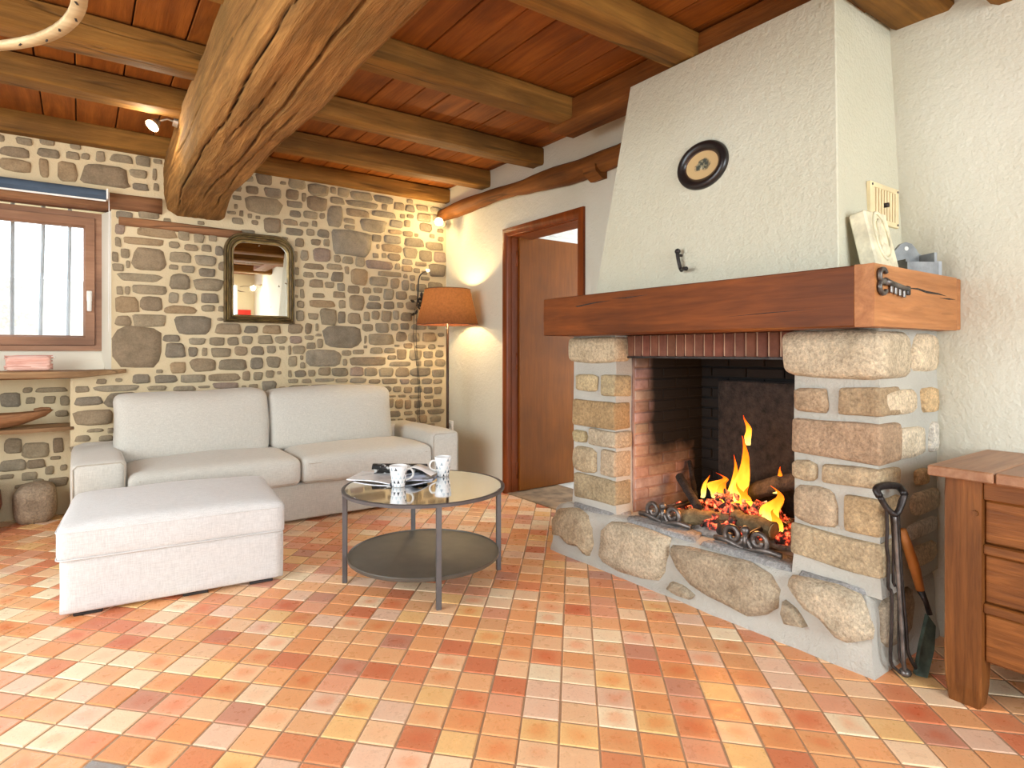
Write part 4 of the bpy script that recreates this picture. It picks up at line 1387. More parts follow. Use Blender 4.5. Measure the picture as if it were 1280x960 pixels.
irons()
g = thing('ash_shovel', 'small hearth shovel with orange wooden handle and dull green iron blade', 'shovel', (2.30, 0.85, 0))
bm = B()
tube(bm, [(2.262, 0.893, 0.47), (2.284, 0.885, 0.408), (2.305, 0.872, 0.335), (2.322, 0.862, 0.262)], [0.012, 0.016, 0.017, 0.013], 9)
part('handle', bm, m_plain('orange_handle', (188, 116, 52), 0.5, 0, 0.1), g, label='orange wooden handle')
bm = B()
tube(bm, [(2.322, 0.862, 0.262), (2.336, 0.852, 0.225), (2.345, 0.842, 0.18)], [0.012, 0.009, 0.009], 8)
part('socket', bm, M['iron'], g)
bm = B()
ou = [(2.344, 0.846, 0.175), (2.362, 0.83, 0.14), (2.322, 0.82, 0.075), (2.252, 0.815, 0.004), (2.225, 0.838, 0.012), (2.275, 0.842, 0.09)]
loft(bm, [[Vector(p) for p in ou], [Vector(p) + Vector((0.006, 0.012, 0.001)) for p in ou]])
part('blade', bm, m_plain('green_iron', (84, 98, 88), 0.5, 0.4, 0.2, 20), g, smooth=False, label='dull green iron blade')

# oval picture on the hood
oy, oz = 1.622, 1.866
ox = hoodx(oz)
tilt = -math.atan(0.080 / 1.036)
pic = thing('oval_picture', 'small oval picture in a black frame on the white chimney hood', 'picture', (ox, oy, oz))


def oval_ring(bm, prof, ry, rz, n=48):
    rings = []
    for k in range(n):
        a = k * 2 * math.pi / n
        rings.append([(dx - math.sin(tilt) * (math.sin(a) * (rz + dr)), math.cos(a) * (ry + dr), math.sin(a) * (rz + dr)) for dr, dx in prof])
    rings.append(rings[0])
    loft(bm, rings, close=True, cap=False)


bm = B()
oval_ring(bm, [(-0.042, -0.004), (-0.040, -0.014), (-0.022, -0.026), (-0.006, -0.022), (0.0, -0.010), (0.0, 0.004), (-0.042, 0.004)], 0.126, 0.104)
lpart('frame', bm, m_plain('black_lacquer', (34, 28, 27), 0.3, 0, 0.1), pic)
bm = B()
oval_ring(bm, [(0.0, -0.006), (0.0, -0.010), (0.006, -0.012), (0.010, -0.008), (0.010, -0.004)], 0.082, 0.060)
lpart('inner_bead', bm, m_plain('dark_bead', (84, 58, 44), 0.4, 0, 0.1), pic)


def picture_mat():
    m = NT('faded_print')
    v = m.coord(rnd=False)
    a = m.noise(v, 30, 4, 0.6)
    ds = m.n('ShaderNodeVectorMath', operation='MULTIPLY', inp={1: (0.0, 1.0, 1.25)})
    tc = m.n('ShaderNodeTexCoord')
    m.l(tc.outputs['Object'], ds.inputs[0])
    ln = m.n('ShaderNodeVectorMath', operation='LENGTH')
    m.l(ds.outputs[0], ln.inputs[0])
    s = m.n('ShaderNodeMath', operation='MULTIPLY_ADD', inp={1: 0.06, 2: -0.03})
    m.l(a, s.inputs[0])
    ad = m.n('ShaderNodeMath', operation='ADD')
    m.l(ln.outputs['Value'], ad.inputs[0])
    m.l(s.outputs[0], ad.inputs[1])
    msk = m.ramp(ad.outputs[0], [(0.026, W1), (0.036, W0)])
    fig = m.ramp(m.noise(v, 55, 3), [(0.36, (62, 66, 56)), (0.5, (128, 124, 98)), (0.64, (196, 186, 158))], 'CONSTANT')
    m.base(m.mix(c4((198, 168, 118)), fig, msk))
    m.rough(0.6)
    return m.m


bm = B()
n = 48
rim = [bm.verts.new((-0.007 - math.sin(tilt) * (math.sin(k * 2 * math.pi / n) * 0.064), math.cos(k * 2 * math.pi / n) * 0.086, math.sin(k * 2 * math.pi / n) * 0.064)) for k in range(n)]
bm.faces.new(rim)
lpart('print', bm, picture_mat(), pic, smooth=False)

hk = thing('iron_hook', 'small black wrought iron hook fixed low on the white hood', 'hook', (2.12, 1.70, 1.42))
bm = B()
tube(bm, spline([(2.105, 1.712, 1.503), (2.104, 1.706, 1.47), (2.105, 1.695, 1.43), (2.098, 1.682, 1.420), (2.085, 1.665, 1.424), (2.075, 1.640, 1.421)], 4), [0.008] * 12 + [0.007] * 5 + [0.009] * 4, 8)
part('shank', bm, M['iron'], hk)
bm = B()
bmesh.ops.create_uvsphere(bm, u_segments=10, v_segments=8, radius=0.0125, matrix=Matrix.Translation((2.107, 1.712, 1.506)))
tube(bm, [(2.105, 1.712, 1.490), (2.14, 1.712, 1.490)], 0.006, 6)
part('knob', bm, M['iron'], hk)

# vent on the side of the hood
vz = 1.625
vy = 1.035 + (vz - 1.336) / 1.036 * 0.052
vn = thing('air_vent', 'square beige air vent with upright slats on the side of the hood', 'vent', (2.475, vy - 0.006, vz))
vt = math.atan(0.052 / 1.036)
bm = B()
for a in ((-0.117, -0.092, -0.075, 0.075), (0.092, 0.117, -0.075, 0.075), (-0.092, 0.092, 0.056, 0.075), (-0.092, 0.092, -0.075, -0.056)):
    box(bm, a[0], a[1], -0.008, 0.008, a[2], a[3], 0.002)
o = lpart('frame', bm, M['beige'], vn, smooth=False)
bm = B()
box(bm, -0.09, 0.09, 0.003, 0.008, -0.06, 0.06)
lpart('backing', bm, m_plain('vent_gap', (150, 110, 62), 0.8), vn, smooth=False)
for k in range(8):
    bm = B()
    x = -0.092 + (k + 0.5) * 0.184 / 8
    box(bm, x - 0.007, x + 0.005, -0.006, 0.006, -0.058, 0.058, 0.002)
    lpart('slat', bm, M['beige'], vn, smooth=False)
bm = B()
tube(bm, [(0.004, -0.018, 0.0), (0.004, 0.0, 0.0)], 0.009, 9)
lpart('knob', bm, M['iron'], vn)
for sx in (-0.105, 0.105):
    for sz in (-0.064, 0.064):
        bm = B()
        tube(bm, [(sx, -0.0105, sz), (sx, -0.006, sz)], 0.0045, 8)
        lpart('screw', bm, M['iron_grey'], vn)

# plaster cast leaning on the mantel
MZ = 1.342
pq = thing('plaster_plaque', 'cream relief plaque with an arched recess, leaning upright on the mantel', 'plaque', (2.245, 0.952, MZ), math.radians(-4))
tl = math.radians(13)
RX_ = Matrix.Rotation(-tl, 4, 'X')
bm = B()
w_, h_, t_ = 0.070, 0.215, 0.058
box(bm, -w_, w_, -t_ / 2, t_ / 2, 0.0, h_, 0.006)
bmesh.ops.transform(bm, matrix=RX_, verts=bm.verts)
lpart('slab', bm, M['cream'], pq, smooth=False)
bm = B()
rings = []
for k in range(29):
    a = k * 2 * math.pi / 28
    ex, ez = math.cos(a), math.sin(a)
    rings.append([(ex * 0.040 * s, -t_ / 2 - d_, 0.125 + ez * 0.082 * s) for s, d_ in ((1.12, -0.001), (1.08, 0.006), (0.98, 0.006), (0.93, -0.001))])
loft(bm, rings, close=True, cap=False)
bmesh.ops.transform(bm, matrix=RX_, verts=bm.verts)
lpart('oval_rim', bm, M['cream'], pq)
bm = B()
for p, s in (((0.0, 0.075), (0.030, 0.012, 0.026)), ((0.008, 0.115), (0.016, 0.010, 0.030)), ((-0.008, 0.15), (0.012, 0.009, 0.030)), ((0.004, 0.178), (0.010, 0.009, 0.012)), ((-0.014, 0.10), (0.010, 0.008, 0.026))):
    bmesh.ops.create_uvsphere(bm, u_segments=10, v_segments=7, radius=1.0, matrix=Matrix.Translation((p[0], -t_ / 2, p[1])) @ Matrix.Diagonal((*s, 1)))
bmesh.ops.transform(bm, matrix=RX_, verts=bm.verts)
lpart('relief', bm, M['cream'], pq)

# grey wall box
gb = thing('letter_box', 'grey painted wooden box with an arched pierced back, on the mantel end', 'box', (2.485, 0.965, MZ), math.radians(-30))
bm = B()
pr = [(-0.062, 0.0), (0.058, 0.0), (0.058, 0.085), (0.046, 0.092), (0.036, 0.108), (0.018, 0.128), (-0.004, 0.134), (-0.026, 0.126), (-0.044, 0.106), (-0.062, 0.092)]
loft(bm, [[(x, y, z) for x, z in pr] for y in (0.0, 0.012)])
lpart('back_board', bm, M['greybox'], gb, smooth=False)
bm = B()
tube(bm, [(-0.004, -0.0015, 0.110), (-0.004, 0.002, 0.110)], 0.008, 10)
lpart('hanging_hole', bm, M['white'], gb, smooth=False)
bm = B()
box(bm, -0.062, -0.052, -0.07, 0.0, 0.0, 0.060)
box(bm, 0.048, 0.058, -0.07, 0.0, 0.0, 0.085)
box(bm, -0.062, 0.058, -0.078, -0.070, 0.0, 0.050)
box(bm, -0.062, 0.058, -0.07, 0.0, 0.0, 0.006)
lpart('pocket', bm, M['greybox'], gb, smooth=False)
bm = B()
box(bm, 0.060, 0.096, -0.05, 0.0, 0.0, 0.058, 0.002)
lpart('side_compartment', bm, m_plain('pale_grey_wood', (168, 174, 180), 0.6, 0, 0.05), gb, smooth=False)

# iron key ornament
ky = thing('iron_key', 'large ornamental iron key lying flat against the mantel end', 'key', (2.0, 0.836, 1.285))
bm = B()
for z in (1.303, 1.268):
    tube(bm, [(1.988 + math.cos(t) * 0.022, 0.838, z + math.sin(t) * 0.020) for t in [0.5 + k * (5.3 / 14) for k in range(15)]], 0.0075, 7)
part('bow', bm, M['iron_grey'], ky)
bm = B()
tube(bm, [(2.000, 0.838, 1.286), (2.05, 0.838, 1.282), (2.165, 0.838, 1.270)], [0.011, 0.009, 0.008], 8)
part('shaft', bm, M['iron_grey'], ky)
for k, x in enumerate((2.045, 2.075, 2.105, 2.135)):
    bm = B()
    box(bm, x - 0.008, x + 0.008, 0.834, 0.842, 1.252 - k * 0.003, 1.276 - k * 0.003, 0.003)
    part('tooth', bm, M['iron_grey'], ky, smooth=False)
bm = B()
box(bm, 2.150, 2.172, 0.832, 0.844, 1.252, 1.282, 0.003)
part('end_hook', bm, M['iron'], ky, smooth=False)


# ---------------------------------------------------------------- sofa and footstool
def piping(x0, x1, y0, y1, z, r, parent, mat, bulge=0.0, loc=True, rad=0.0032):
    pts = []
    for cx, cy, a0 in ((x1 - r, y1 - r, 0), (x0 + r, y1 - r, 90), (x0 + r, y0 + r, 180), (x1 - r, y0 + r, 270)):
        for k in range(5):
            a = math.radians(a0 + k * 22.5)
            pts.append((cx + math.cos(a) * r, cy + math.sin(a) * r, z))
    pts.append(pts[0])
    bm = B()
    tube(bm, pts, rad, 5, False)
    mat = M['seam'] if mat is M['fabric'] else mat
    return lpart('piping', bm, mat, parent) if loc else part('piping', bm, mat, parent)


sf = thing('sofa', 'off white linen two-seat sofa standing along the stone wall', 'sofa', (1.11, 4.22, 0))
FB = M['fabric']
bm = B()
softbox(bm, 0.10, 2.12, 3.85, 4.62, 0.018, 0.245, 0.012, n=5)
part('base', bm, FB, sf)
bm = B()
softbox(bm, -0.03, 2.25, 4.46, 4.665, 0.03, 0.505, 0.05, n=10, wob=0.004)
part('back_rest', bm, FB, sf)
for x0, x1, sd in ((-0.042, 0.205, 1.0), (2.035, 2.256, 5.0)):
    bm = B()
    softbox(bm, x0, x1, 3.815, 4.64, 0.03, 0.495, 0.035, top=0.012, n=12, wob=0.004, seed=sd)
    a = part('armrest', bm, FB, sf)
    bm = B()
    tube(bm, [(x0 + 0.012, 3.820, 0.05), (x0 + 0.012, 3.820, 0.465), (x0 + 0.03, 3.822, 0.482), (x1 - 0.03, 3.822, 0.482), (x1 - 0.012, 3.820, 0.465), (x1 - 0.012, 3.820, 0.05)], 0.003, 5)
    part('piping', bm, M['seam'], a)
for x0, x1, sd in ((0.205, 1.122, 2.0), (1.124, 2.035, 7.0)):
    bm = B()
    softbox(bm, x0, x1, 3.80, 4.40, 0.240, 0.412, 0.045, top=0.036, front=0.010, n=16, wob=0.005, seed=sd)
    s = part('seat_cushion', bm, FB, sf)
    piping(x0 + 0.006, x1 - 0.006, 3.800, 4.39, 0.372, 0.05, s, FB, loc=False)
    piping(x0 + 0.006, x1 - 0.006, 3.802, 4.39, 0.262, 0.05, s, FB, loc=False)
for x0, x1, sd, zt_ in ((0.165, 1.045, 3.0, 0.815), (1.050, 1.93, 9.0, 0.805)):
    bm = B()
    softbox(bm, x0, x1, 4.23, 4.46, 0.40, zt_, 0.055, top=0.012, front=0.045, n=16, wob=0.009, seed=sd)
    for v in bm.verts:
        v.co.y += (v.co.z - 0.40) * 0.16 + 0.012 * math.sin(v.co.x * 5 + sd)
        v.co.z += 0.012 * math.sin(v.co.x * 3.5 + sd) * (v.co.z - 0.4) / 0.4
    part('back_cushion', bm, FB, sf)
for x in (0.05, 2.15):
    for y in (3.90, 4.55):
        bm = B()
        box(bm, x - 0.03, x + 0.03, y - 0.03, y + 0.03, 0.0, 0.035, 0.004)
        part('foot', bm, M['dark'], sf, smooth=False)

ot = thing('footstool', 'long white linen storage footstool in front of the sofa', 'footstool', (0.384, 3.308, 0), math.radians(-5.0))
FB2 = M['fabric2']
bm = B()
softbox(bm, -0.427, 0.427, -0.34, 0.34, 0.014, 0.235, 0.012, n=6, wob=0.002)
lpart('box', bm, FB2, ot)
bm = B()
softbox(bm, -0.440, 0.432, -0.352, 0.348, 0.222, 0.372, 0.035, top=0.042, n=18, wob=0.005, seed=4.0)
ct = lpart('cushion', bm, FB2, ot)
piping(-0.438, 0.430, -0.350, 0.346, 0.345, 0.035, ct, FB2)
piping(-0.438, 0.430, -0.350, 0.346, 0.236, 0.035, ct, FB2)
for x in (-0.33, 0.06, 0.33):
    for y in (-0.28, 0.28):
        bm = B()
        box(bm, x - 0.05, x + 0.05, y - 0.05, y + 0.05, 0.0, 0.016, 0.004)
        lpart('foot', bm, M['dark'], ot, smooth=False)

# ---------------------------------------------------------------- coffee table and what lies on it
TC = (1.325, 2.565)
TZ = 0.44
tb = thing('coffee_table', 'round coffee table with a glass top over a dark metal shelf', 'table', (*TC, 0))
bm = B()
lathe(bm, [(0.001, TZ - 0.008), (0.362, TZ - 0.008), (0.364, TZ - 0.006), (0.364, TZ - 0.002), (0.362, TZ), (0.001, TZ)], (0, 0, 0), 64)
lpart('glass_top', bm, M['glass_table'], tb, smooth=False)
bm = B()
n = 72
prof = [(0.366, TZ - 0.014), (0.378, TZ - 0.014), (0.379, TZ - 0.001), (0.376, TZ + 0.001), (0.366, TZ + 0.001)]
rings = [[(r * math.cos(k * 2 * math.pi / n), r * math.sin(k * 2 * math.pi / n), z) for r, z in prof] for k in range(n)]
rings.append(rings[0])
loft(bm, rings, True, False)
lpart('rim', bm, M['steel'], tb, smooth='auto')
bm = B()
lathe(bm, [(0.001, 0.112), (0.348, 0.112), (0.353, 0.116), (0.355, 0.128), (0.352, 0.132), (0.349, 0.126), (0.001, 0.126)], (0, 0, 0), 64)
lpart('shelf', bm, M['shelfmetal'], tb, smooth='auto')
for a in (252, 153, 342, 72):
    bm = B()
    box(bm, 0.354, 0.376, -0.011, 0.011, 0.0, TZ - 0.004, 0.002)
    bmesh.ops.rotate(bm, cent=(0, 0, 0), matrix=Matrix.Rotation(math.radians(a), 3, 'Z'), verts=bm.verts)
    lpart('leg', bm, M['steel'], tb, smooth=False)


def mug_mat():
    m = NT('mug_triangles')
    uv = m.n('ShaderNodeUVMap').outputs[0]
    sp = m.n('ShaderNodeSeparateXYZ')
    m.l(uv, sp.inputs[0])

    def ma(op, a, b=None):
        nd = m.n('ShaderNodeMath', operation=op)
        for i, v in enumerate((a, b)):
            if v is None:
                continue
            if hasattr(v, 'node'):
                m.l(v, nd.inputs[i])
            else:
                nd.inputs[i].default_value = v
        return nd.outputs[0]
    u = ma('MULTIPLY', sp.outputs[0], 11.0)
    v = ma('MULTIPLY', sp.outputs[1], 5.0)
    row = ma('FLOOR', v)
    u2 = ma('ADD', u, ma('MULTIPLY', row, 0.5))
    fu, fv = ma('FRACT', u2), ma('FRACT', v)
    tri = ma('LESS_THAN', ma('MULTIPLY', ma('ABSOLUTE', ma('SUBTRACT', fu, 0.5)), 2.6), ma('SUBTRACT', 0.92, fv))
    cell = m.n('ShaderNodeCombineXYZ')
    m.l(ma('FLOOR', u2), cell.inputs[0])
    m.l(row, cell.inputs[1])
    wn = m.n('ShaderNodeTexWhiteNoise')
    m.l(cell.outputs[0], wn.inputs[0])
    shade = m.ramp(wn.outputs['Value'], [(0.0, (66, 70, 76)), (0.22, (168, 182, 192)), (0.5, (206, 218, 224)), (0.72, (238, 240, 240))], 'CONSTANT')
    m.base(m.mix(c4((240, 242, 242)), shade, tri))
    m.rough(0.25)
    return m.m


M['mug'] = mug_mat()


def mug(label, x, y, ang):
    g = thing('mug', label, 'mug', (x, y, TZ + 0.0005), math.radians(ang), 'patterned mugs on the glass table')
    h = 0.098
    bm = B()
    uvl = bm.loops.layers.uv.new('UVMap')
    prof = [(0.001, 0.0), (0.027, 0.0), (0.030, 0.003), (0.034, 0.03), (0.039, 0.07), (0.0425, h), (0.041, h + 0.001), (0.0385, h), (0.035, 0.06), (0.028, 0.008), (0.001, 0.007)]
    vr = []
    n = 28
    for r, z in prof:
        vr.append([bm.verts.new((r * math.cos(k * 2 * math.pi / n), r * math.sin(k * 2 * math.pi / n), z)) for k in range(n)])
    for i in range(len(vr) - 1):
        for k in range(n):
            j = (k + 1) % n
            f = bm.faces.new((vr[i][k], vr[i][j], vr[i + 1][j], vr[i + 1][k]))
            out = 2 <= i <= 4
            for lp, uu in zip(f.loops, (k / n, (k + 1) / n, (k + 1) / n, k / n)):
                lp[uvl].uv = (uu, lp.vert.co.z / h if out else 0.999)
    lpart('cup', bm, M['mug'], g)
    bm = B()
    tube(bm, spline([(0.035, 0, 0.078), (0.056, 0, 0.080), (0.068, 0, 0.062), (0.062, 0, 0.040), (0.033, 0, 0.028)], 5), 0.0048, 8)
    lpart('handle', bm, M['white'], g)


mug('white mug with grey triangles, the nearer one, beside the magazine', 1.213, 2.61, -18)
mug('white mug with grey triangles, the farther one, beyond the magazine', 1.50, 2.70, 165)

mz = thing('magazine', 'open magazine with curling dark pages lying on the glass coffee table', 'magazine', (1.30, 2.76, TZ + 0.001), -math.atan(540 / 755.0))


def page_mat(name, c0, c1, sc, lo, hi):
    m = NT(name)
    v = m.coord((1, 1, 1), False)
    m.base(m.ramp(m.noise(v, sc, 3), [(lo, c0), (hi, c1)]))
    m.rough(0.35)
    return m.m


def leafsheet(bm, a, e, s, rise, thick, n=10, curl=0.0):
    """a sheet from corner a along e (gutter to fore-edge) and s (spine)"""
    a, e, s = Vector((*a, 0)), Vector((*e, 0)), Vector((*s, 0))
    top, bot = [], []
    for i in range(n + 1):
        t = i / n
        z = rise * math.sin(math.pi * min(1, t * 1.15)) + curl * t * t
        top.append((a + e * t, z))
    rings = []
    for p, z in top:
        rings.append([p + Vector((0, 0, z + thick)), p + s + Vector((0, 0, z + thick)), p + s + Vector((0, 0, max(z, 0))), p + Vector((0, 0, max(z, 0)))])
    loft(bm, rings)


A = (-0.03, -0.14)
bm = B()
leafsheet(bm, A, (-0.235, 0.105), (0.03, 0.20), 0.006, 0.005)
lpart('left_pages', bm, page_mat('left_page', (196, 200, 204), (236, 238, 240), 14, 0.3, 0.5), mz, smooth=False)
bm = B()
leafsheet(bm, A, (0.185, 0.095), (0.03, 0.20), 0.008, 0.006)
lpart('right_pages', bm, page_mat('right_page', (84, 90, 104), (214, 222, 240), 16, 0.42, 0.58), mz, smooth=False)
bm = B()
rings = []
for i in range(13):
    a = math.radians(-60 + i * 19)
    r = 0.031
    rings.append([(-0.155, 0.055 + math.cos(a) * r, 0.034 + math.sin(a) * r), (0.115, 0.075 + math.cos(a) * r * 0.9, 0.032 + math.sin(a) * r * 0.9), (0.115, 0.075 + math.cos(a) * (r - 0.0015) * 0.9, 0.032 + math.sin(a) * (r - 0.0015) * 0.9), (-0.155, 0.055 + math.cos(a) * (r - 0.0015), 0.034 + math.sin(a) * (r - 0.0015))])
loft(bm, rings)
lpart('curled_dark_page', bm, page_mat('dark_page', (26, 26, 28), (196, 196, 192), 26, 0.56, 0.62), mz, label='dark glossy page curling over')
bm = B()
rings = []
for i in range(13):
    t = i / 12
    x = 0.015 + 0.135 * t
    z = 0.012 + 0.048 * math.sin(math.pi * (0.06 + 0.86 * t) ** 0.62)
    rings.append([(x, -0.035, z), (x + 0.02, 0.055, z), (x + 0.02, 0.055, z + 0.0016), (x, -0.035, z + 0.0016)])
loft(bm, rings)
lpart('arched_page', bm, M['paper'], mz, label='white page arching up')

# ---------------------------------------------------------------- lamps
fl = thing('floor_lamp', 'tall floor lamp with a brown cone shade in the room corner', 'lamp', (2.38, 4.21, 0))
bm = B()
lathe(bm, [(0.001, 0.0), (0.120, 0.0), (0.120, 0.012), (0.112, 0.018), (0.02, 0.024), (0.001, 0.024)], (0, 0, 0), 32)
lpart('base', bm, M['iron'], fl, smooth='auto')
bm = B()
tube(bm, [(0, 0, 0.02), (0, 0, 0.8), (0, 0, 1.33)], 0.0115, 10)
lpart('pole', bm, m_plain('dark_bronze', (76, 56, 42), 0.4, 0.4, 0.1), fl)


def shade_mat():
    m = NT('lamp_shade')
    m.t.nodes.remove(m.b)
    v = m.coord((1, 1, 1), False)
    f = m.noise(v, 60, 3)
    col = m.ramp(f, [(0.3, (96, 56, 40)), (0.7, (122, 76, 54))])
    df = m.n('ShaderNodeBsdfDiffuse')
    tl_ = m.n('ShaderNodeBsdfTranslucent', inp={0: (0.11, 0.05, 0.02, 1)})
    m.l(col, df.inputs[0])
    mx = m.n('ShaderNodeMixShader', inp={0: 0.28})
    m.l(df.outputs[0], mx.inputs[1])
    m.l(tl_.outputs[0], mx.inputs[2])
    m.l(mx.outputs[0], m.out.inputs[0])
    return m.m


bm = B()
lathe(bm, [(0.245, 1.287), (0.180, 1.567)], (0, 0, 0), 48, False)
lpart('lamp_shade', bm, shade_mat(), fl)
bm = B()
for r, z in ((0.245, 1.287), (0.180, 1.567)):
    tube(bm, [(r * math.cos(k * math.pi / 24), r * math.sin(k * math.pi / 24), z) for k in range(49)], 0.003, 6, False)
lpart('shade_rim', bm, m_plain('shade_trim', (74, 44, 34), 0.8), fl)
bm = B()
for k in range(3):
    a = k * 2.0944
    tube(bm, [(0, 0, 1.33), (0.24 * math.cos(a), 0.24 * math.sin(a), 1.290)], 0.002, 5)
lpart('shade_spider', bm, M['iron'], fl)
bm = B()
bmesh.ops.create_uvsphere(bm, u_segments=16, v_segments=10, radius=0.03, matrix=Matrix.Translation((0, 0, 1.40)))
tube(bm, [(0, 0, 1.33), (0, 0, 1.375)], 0.014, 10)
lpart('bulb', bm, m_emit('lamp_bulb', (255, 214, 140), 20.0), fl)
bm = B()
tube(bm, [(-0.03, -0.03, 1.287), (-0.03, -0.03, 1.262)], 0.0015, 5)
bmesh.ops.create_uvsphere(bm, u_segments=8, v_segments=6, radius=0.006, matrix=Matrix.Translation((-0.03, -0.03, 1.258)))
lpart('pull_switch', bm, M['white'], fl)
point('floor_lamp_light', (2.38, 4.21, 1.445), 20, (1.0, 0.72, 0.36), 0.03)
point('floor_lamp_light_low', (2.38, 4.21, 1.345), 12, (1.0, 0.72, 0.36), 0.02)


def spotlight(label, base, arm, head, aim, strength, wall=True):
    g = thing('spotlight', label, 'spotlight', base, 0)
    base, arm, head = Vector(base), Vector(arm), Vector(head)
    d = Vector(aim).normalized()
    bm = B()
    q = (arm - base).normalized()
    tube(bm, [base - q * 0.004, base + q * 0.022], 0.026, 16)
    part('mount', bm, M['brass'], g, smooth='auto')
    bm = B()
    tube(bm, [base + q * 0.02, arm, head - d * 0.02], 0.006, 8)
    part('arm', bm, M['brass'], g)
    bm = B()
    up = d.orthogonal().normalized()
    sd = d.cross(up)
    rings = []
    for t, r in ((-0.03, 0.012), (-0.02, 0.020), (0.0, 0.027), (0.022, 0.036), (0.026, 0.037), (0.024, 0.033)):
        rings.append([head + d * t + (up * math.cos(k * math.pi / 10) + sd * math.sin(k * math.pi / 10)) * r for k in range(20)])
    loft(bm, rings, True, True)
    part('lamp_head', bm, M['brass'], g, smooth='auto')
    bm = B()
    rings = [[head + d * (0.0245 + 0.004 * (1 - r / 0.032)) + (up * math.cos(k * math.pi / 10) + sd * math.sin(k * math.pi / 10)) * r for k in range(20)] for r in (0.032, 0.018, 0.001)]
    loft(bm, rings, True, True)
    part('bulb', bm, m_emit('spot_bulb', (255, 232, 186), strength), g)
    return head + d * 0.06


p = spotlight('small glowing spotlight in the room corner under the log', (2.565, 4.60, 2.175), (2.50, 4.56, 2.172), (2.462, 4.50, 2.165), (-0.50, -0.80, -0.12), 60.0)
point('corner_spot_light', (2.43, 4.50, 2.16), 12, (1.0, 0.74, 0.36), 0.03)
p = spotlight('small white spotlight fixed to the left flank of the main beam', (0.452, 3.90, 2.372), (0.400, 3.905, 2.385), (0.340, 3.90, 2.345), (-0.55, -0.35, -0.75), 9.0)
point('beam_spot_light', tuple(p), 5, (1.0, 0.84, 0.6), 0.02)
p = spotlight('spotlight on the right wall behind the viewer, seen only in the mirror', (2.634, -2.0, 2.25), (2.57, -2.0, 2.26), (2.50, -1.95, 2.22), (-0.5, 0.6, -0.6), 20.0)
point('rear_spot_light', tuple(p), 16, (1.0, 0.80, 0.45), 0.03)
tag(link('red_board', box(B(), 2.36, 2.58, -2.598, -2.575, 1.45, 1.85, 0.004), M['redpanel'], smooth=False), 'bright red board on the rear wall, seen in the mirror', 'board')

# ---------------------------------------------------------------- on the stone wall
mr = thing('mirror', 'arched mirror in a dark ribbed gilt frame on the stone wall', 'mirror', (1.076, 4.665, 1.604))


def arch(x0, x1, z0, z1, r, n=8):
    pts = [(x0, z0), (x1, z0)]
    for k in range(n + 1):
        a = math.radians(k * 90 / n)
        pts.append((x1 - r + math.cos(a) * r, z1 - r + math.sin(a) * r))
    for k in range(n + 1):
        a = math.radians(90 + k * 90 / n)
        pts.append((x0 + r + math.cos(a) * r, z1 - r + math.sin(a) * r))
    return pts


def archring(bm, o_, i_, prof):
    rings = []
    for (a, b), (c_, d_) in zip(o_, i_):
        rings.append([(a + (c_ - a) * t, y, b + (d_ - b) * t) for t, y in prof])
    rings.append(rings[0])
    loft(bm, rings, True, False)


OU, IN = arch(0.830, 1.318, 1.282, 1.930, 0.135), arch(0.893, 1.262, 1.338, 1.862, 0.078)
M['frame_dark'] = m_plain('old_gilt_dark', (104, 86, 56), 0.45, 0.0, 0.25, 14, 0.2)
M['frame_gold'] = m_plain('old_gilt', (150, 128, 82), 0.4, 0.1, 0.2, 14, 0.2)
for nm, prof, mt in (('outer_moulding', [(0.0, 4.688), (0.0, 4.655), (0.10, 4.644), (0.22, 4.650), (0.30, 4.662), (0.30, 4.688)], 'frame_dark'),
                     ('gilt_bead', [(0.30, 4.680), (0.31, 4.652), (0.36, 4.644), (0.41, 4.650), (0.42, 4.680)], 'frame_gold'),
                     ('middle_moulding', [(0.42, 4.682), (0.43, 4.650), (0.55, 4.640), (0.70, 4.654), (0.72, 4.682)], 'frame_dark'),
                     ('inner_bead', [(0.72, 4.682), (0.74, 4.656), (0.80, 4.650), (0.88, 4.656), (1.0, 4.668), (1.0, 4.682)], 'frame_gold')):
    bm = B()
    archring(bm, OU, IN, prof)
    part(nm, bm, M[mt], mr, smooth='auto')
bm = B()
loft(bm, [[(a, y, b) for a, b in IN] for y in (4.676, 4.680)])
mg = NT('mirror_silver')
mg.base((0.86, 0.87, 0.84, 1))
mg.b.inputs['Metallic'].default_value = 1.0
mg.rough(0.015)
part('mirror_glass', bm, mg.m, mr, smooth=False)

sc = thing('wall_sconce', 'black wrought iron wall light with a curled arm behind the lamp shade', 'sconce', (2.335, 4.66, 1.50))
bm = B()
tube(bm, spline([(2.332, 4.655, 1.46), (2.330, 4.63, 1.55), (2.330, 4.62, 1.66), (2.340, 4.61, 1.715), (2.365, 4.60, 1.742), (2.405, 4.60, 1.760)], 5), 0.0062, 8)
part('arm', bm, M['iron'], sc)
bm = B()
tube(bm, [(2.400, 4.60, 1.752), (2.402, 4.60, 1.775)], 0.009, 8)
bmesh.ops.create_uvsphere(bm, u_segments=10, v_segments=8, radius=0.013, matrix=Matrix.Translation((2.412, 4.598, 1.764)))
part('bulb', bm, m_emit('tiny_bulb', (255, 246, 224), 3.0), sc, label='small white bulb')
for s, (x, z, r) in enumerate(((2.365, 1.505, 0.032), (2.40, 1.52, 0.03), (2.355, 1.455, 0.028), (2.385, 1.47, 0.024), (2.42, 1.55, 0.022))):
    bm = B()
    tube(bm, [Vector((x, 4.645 - 0.012 * s, z)) + Vector((math.cos(t * 0.5 + s), -0.012 * t / 13, math.sin(t * 0.5 + s))) * (r * (1 - t * 0.045)) for t in range(16)], 0.0075, 6)
    part('scroll', bm, M['iron'], sc)
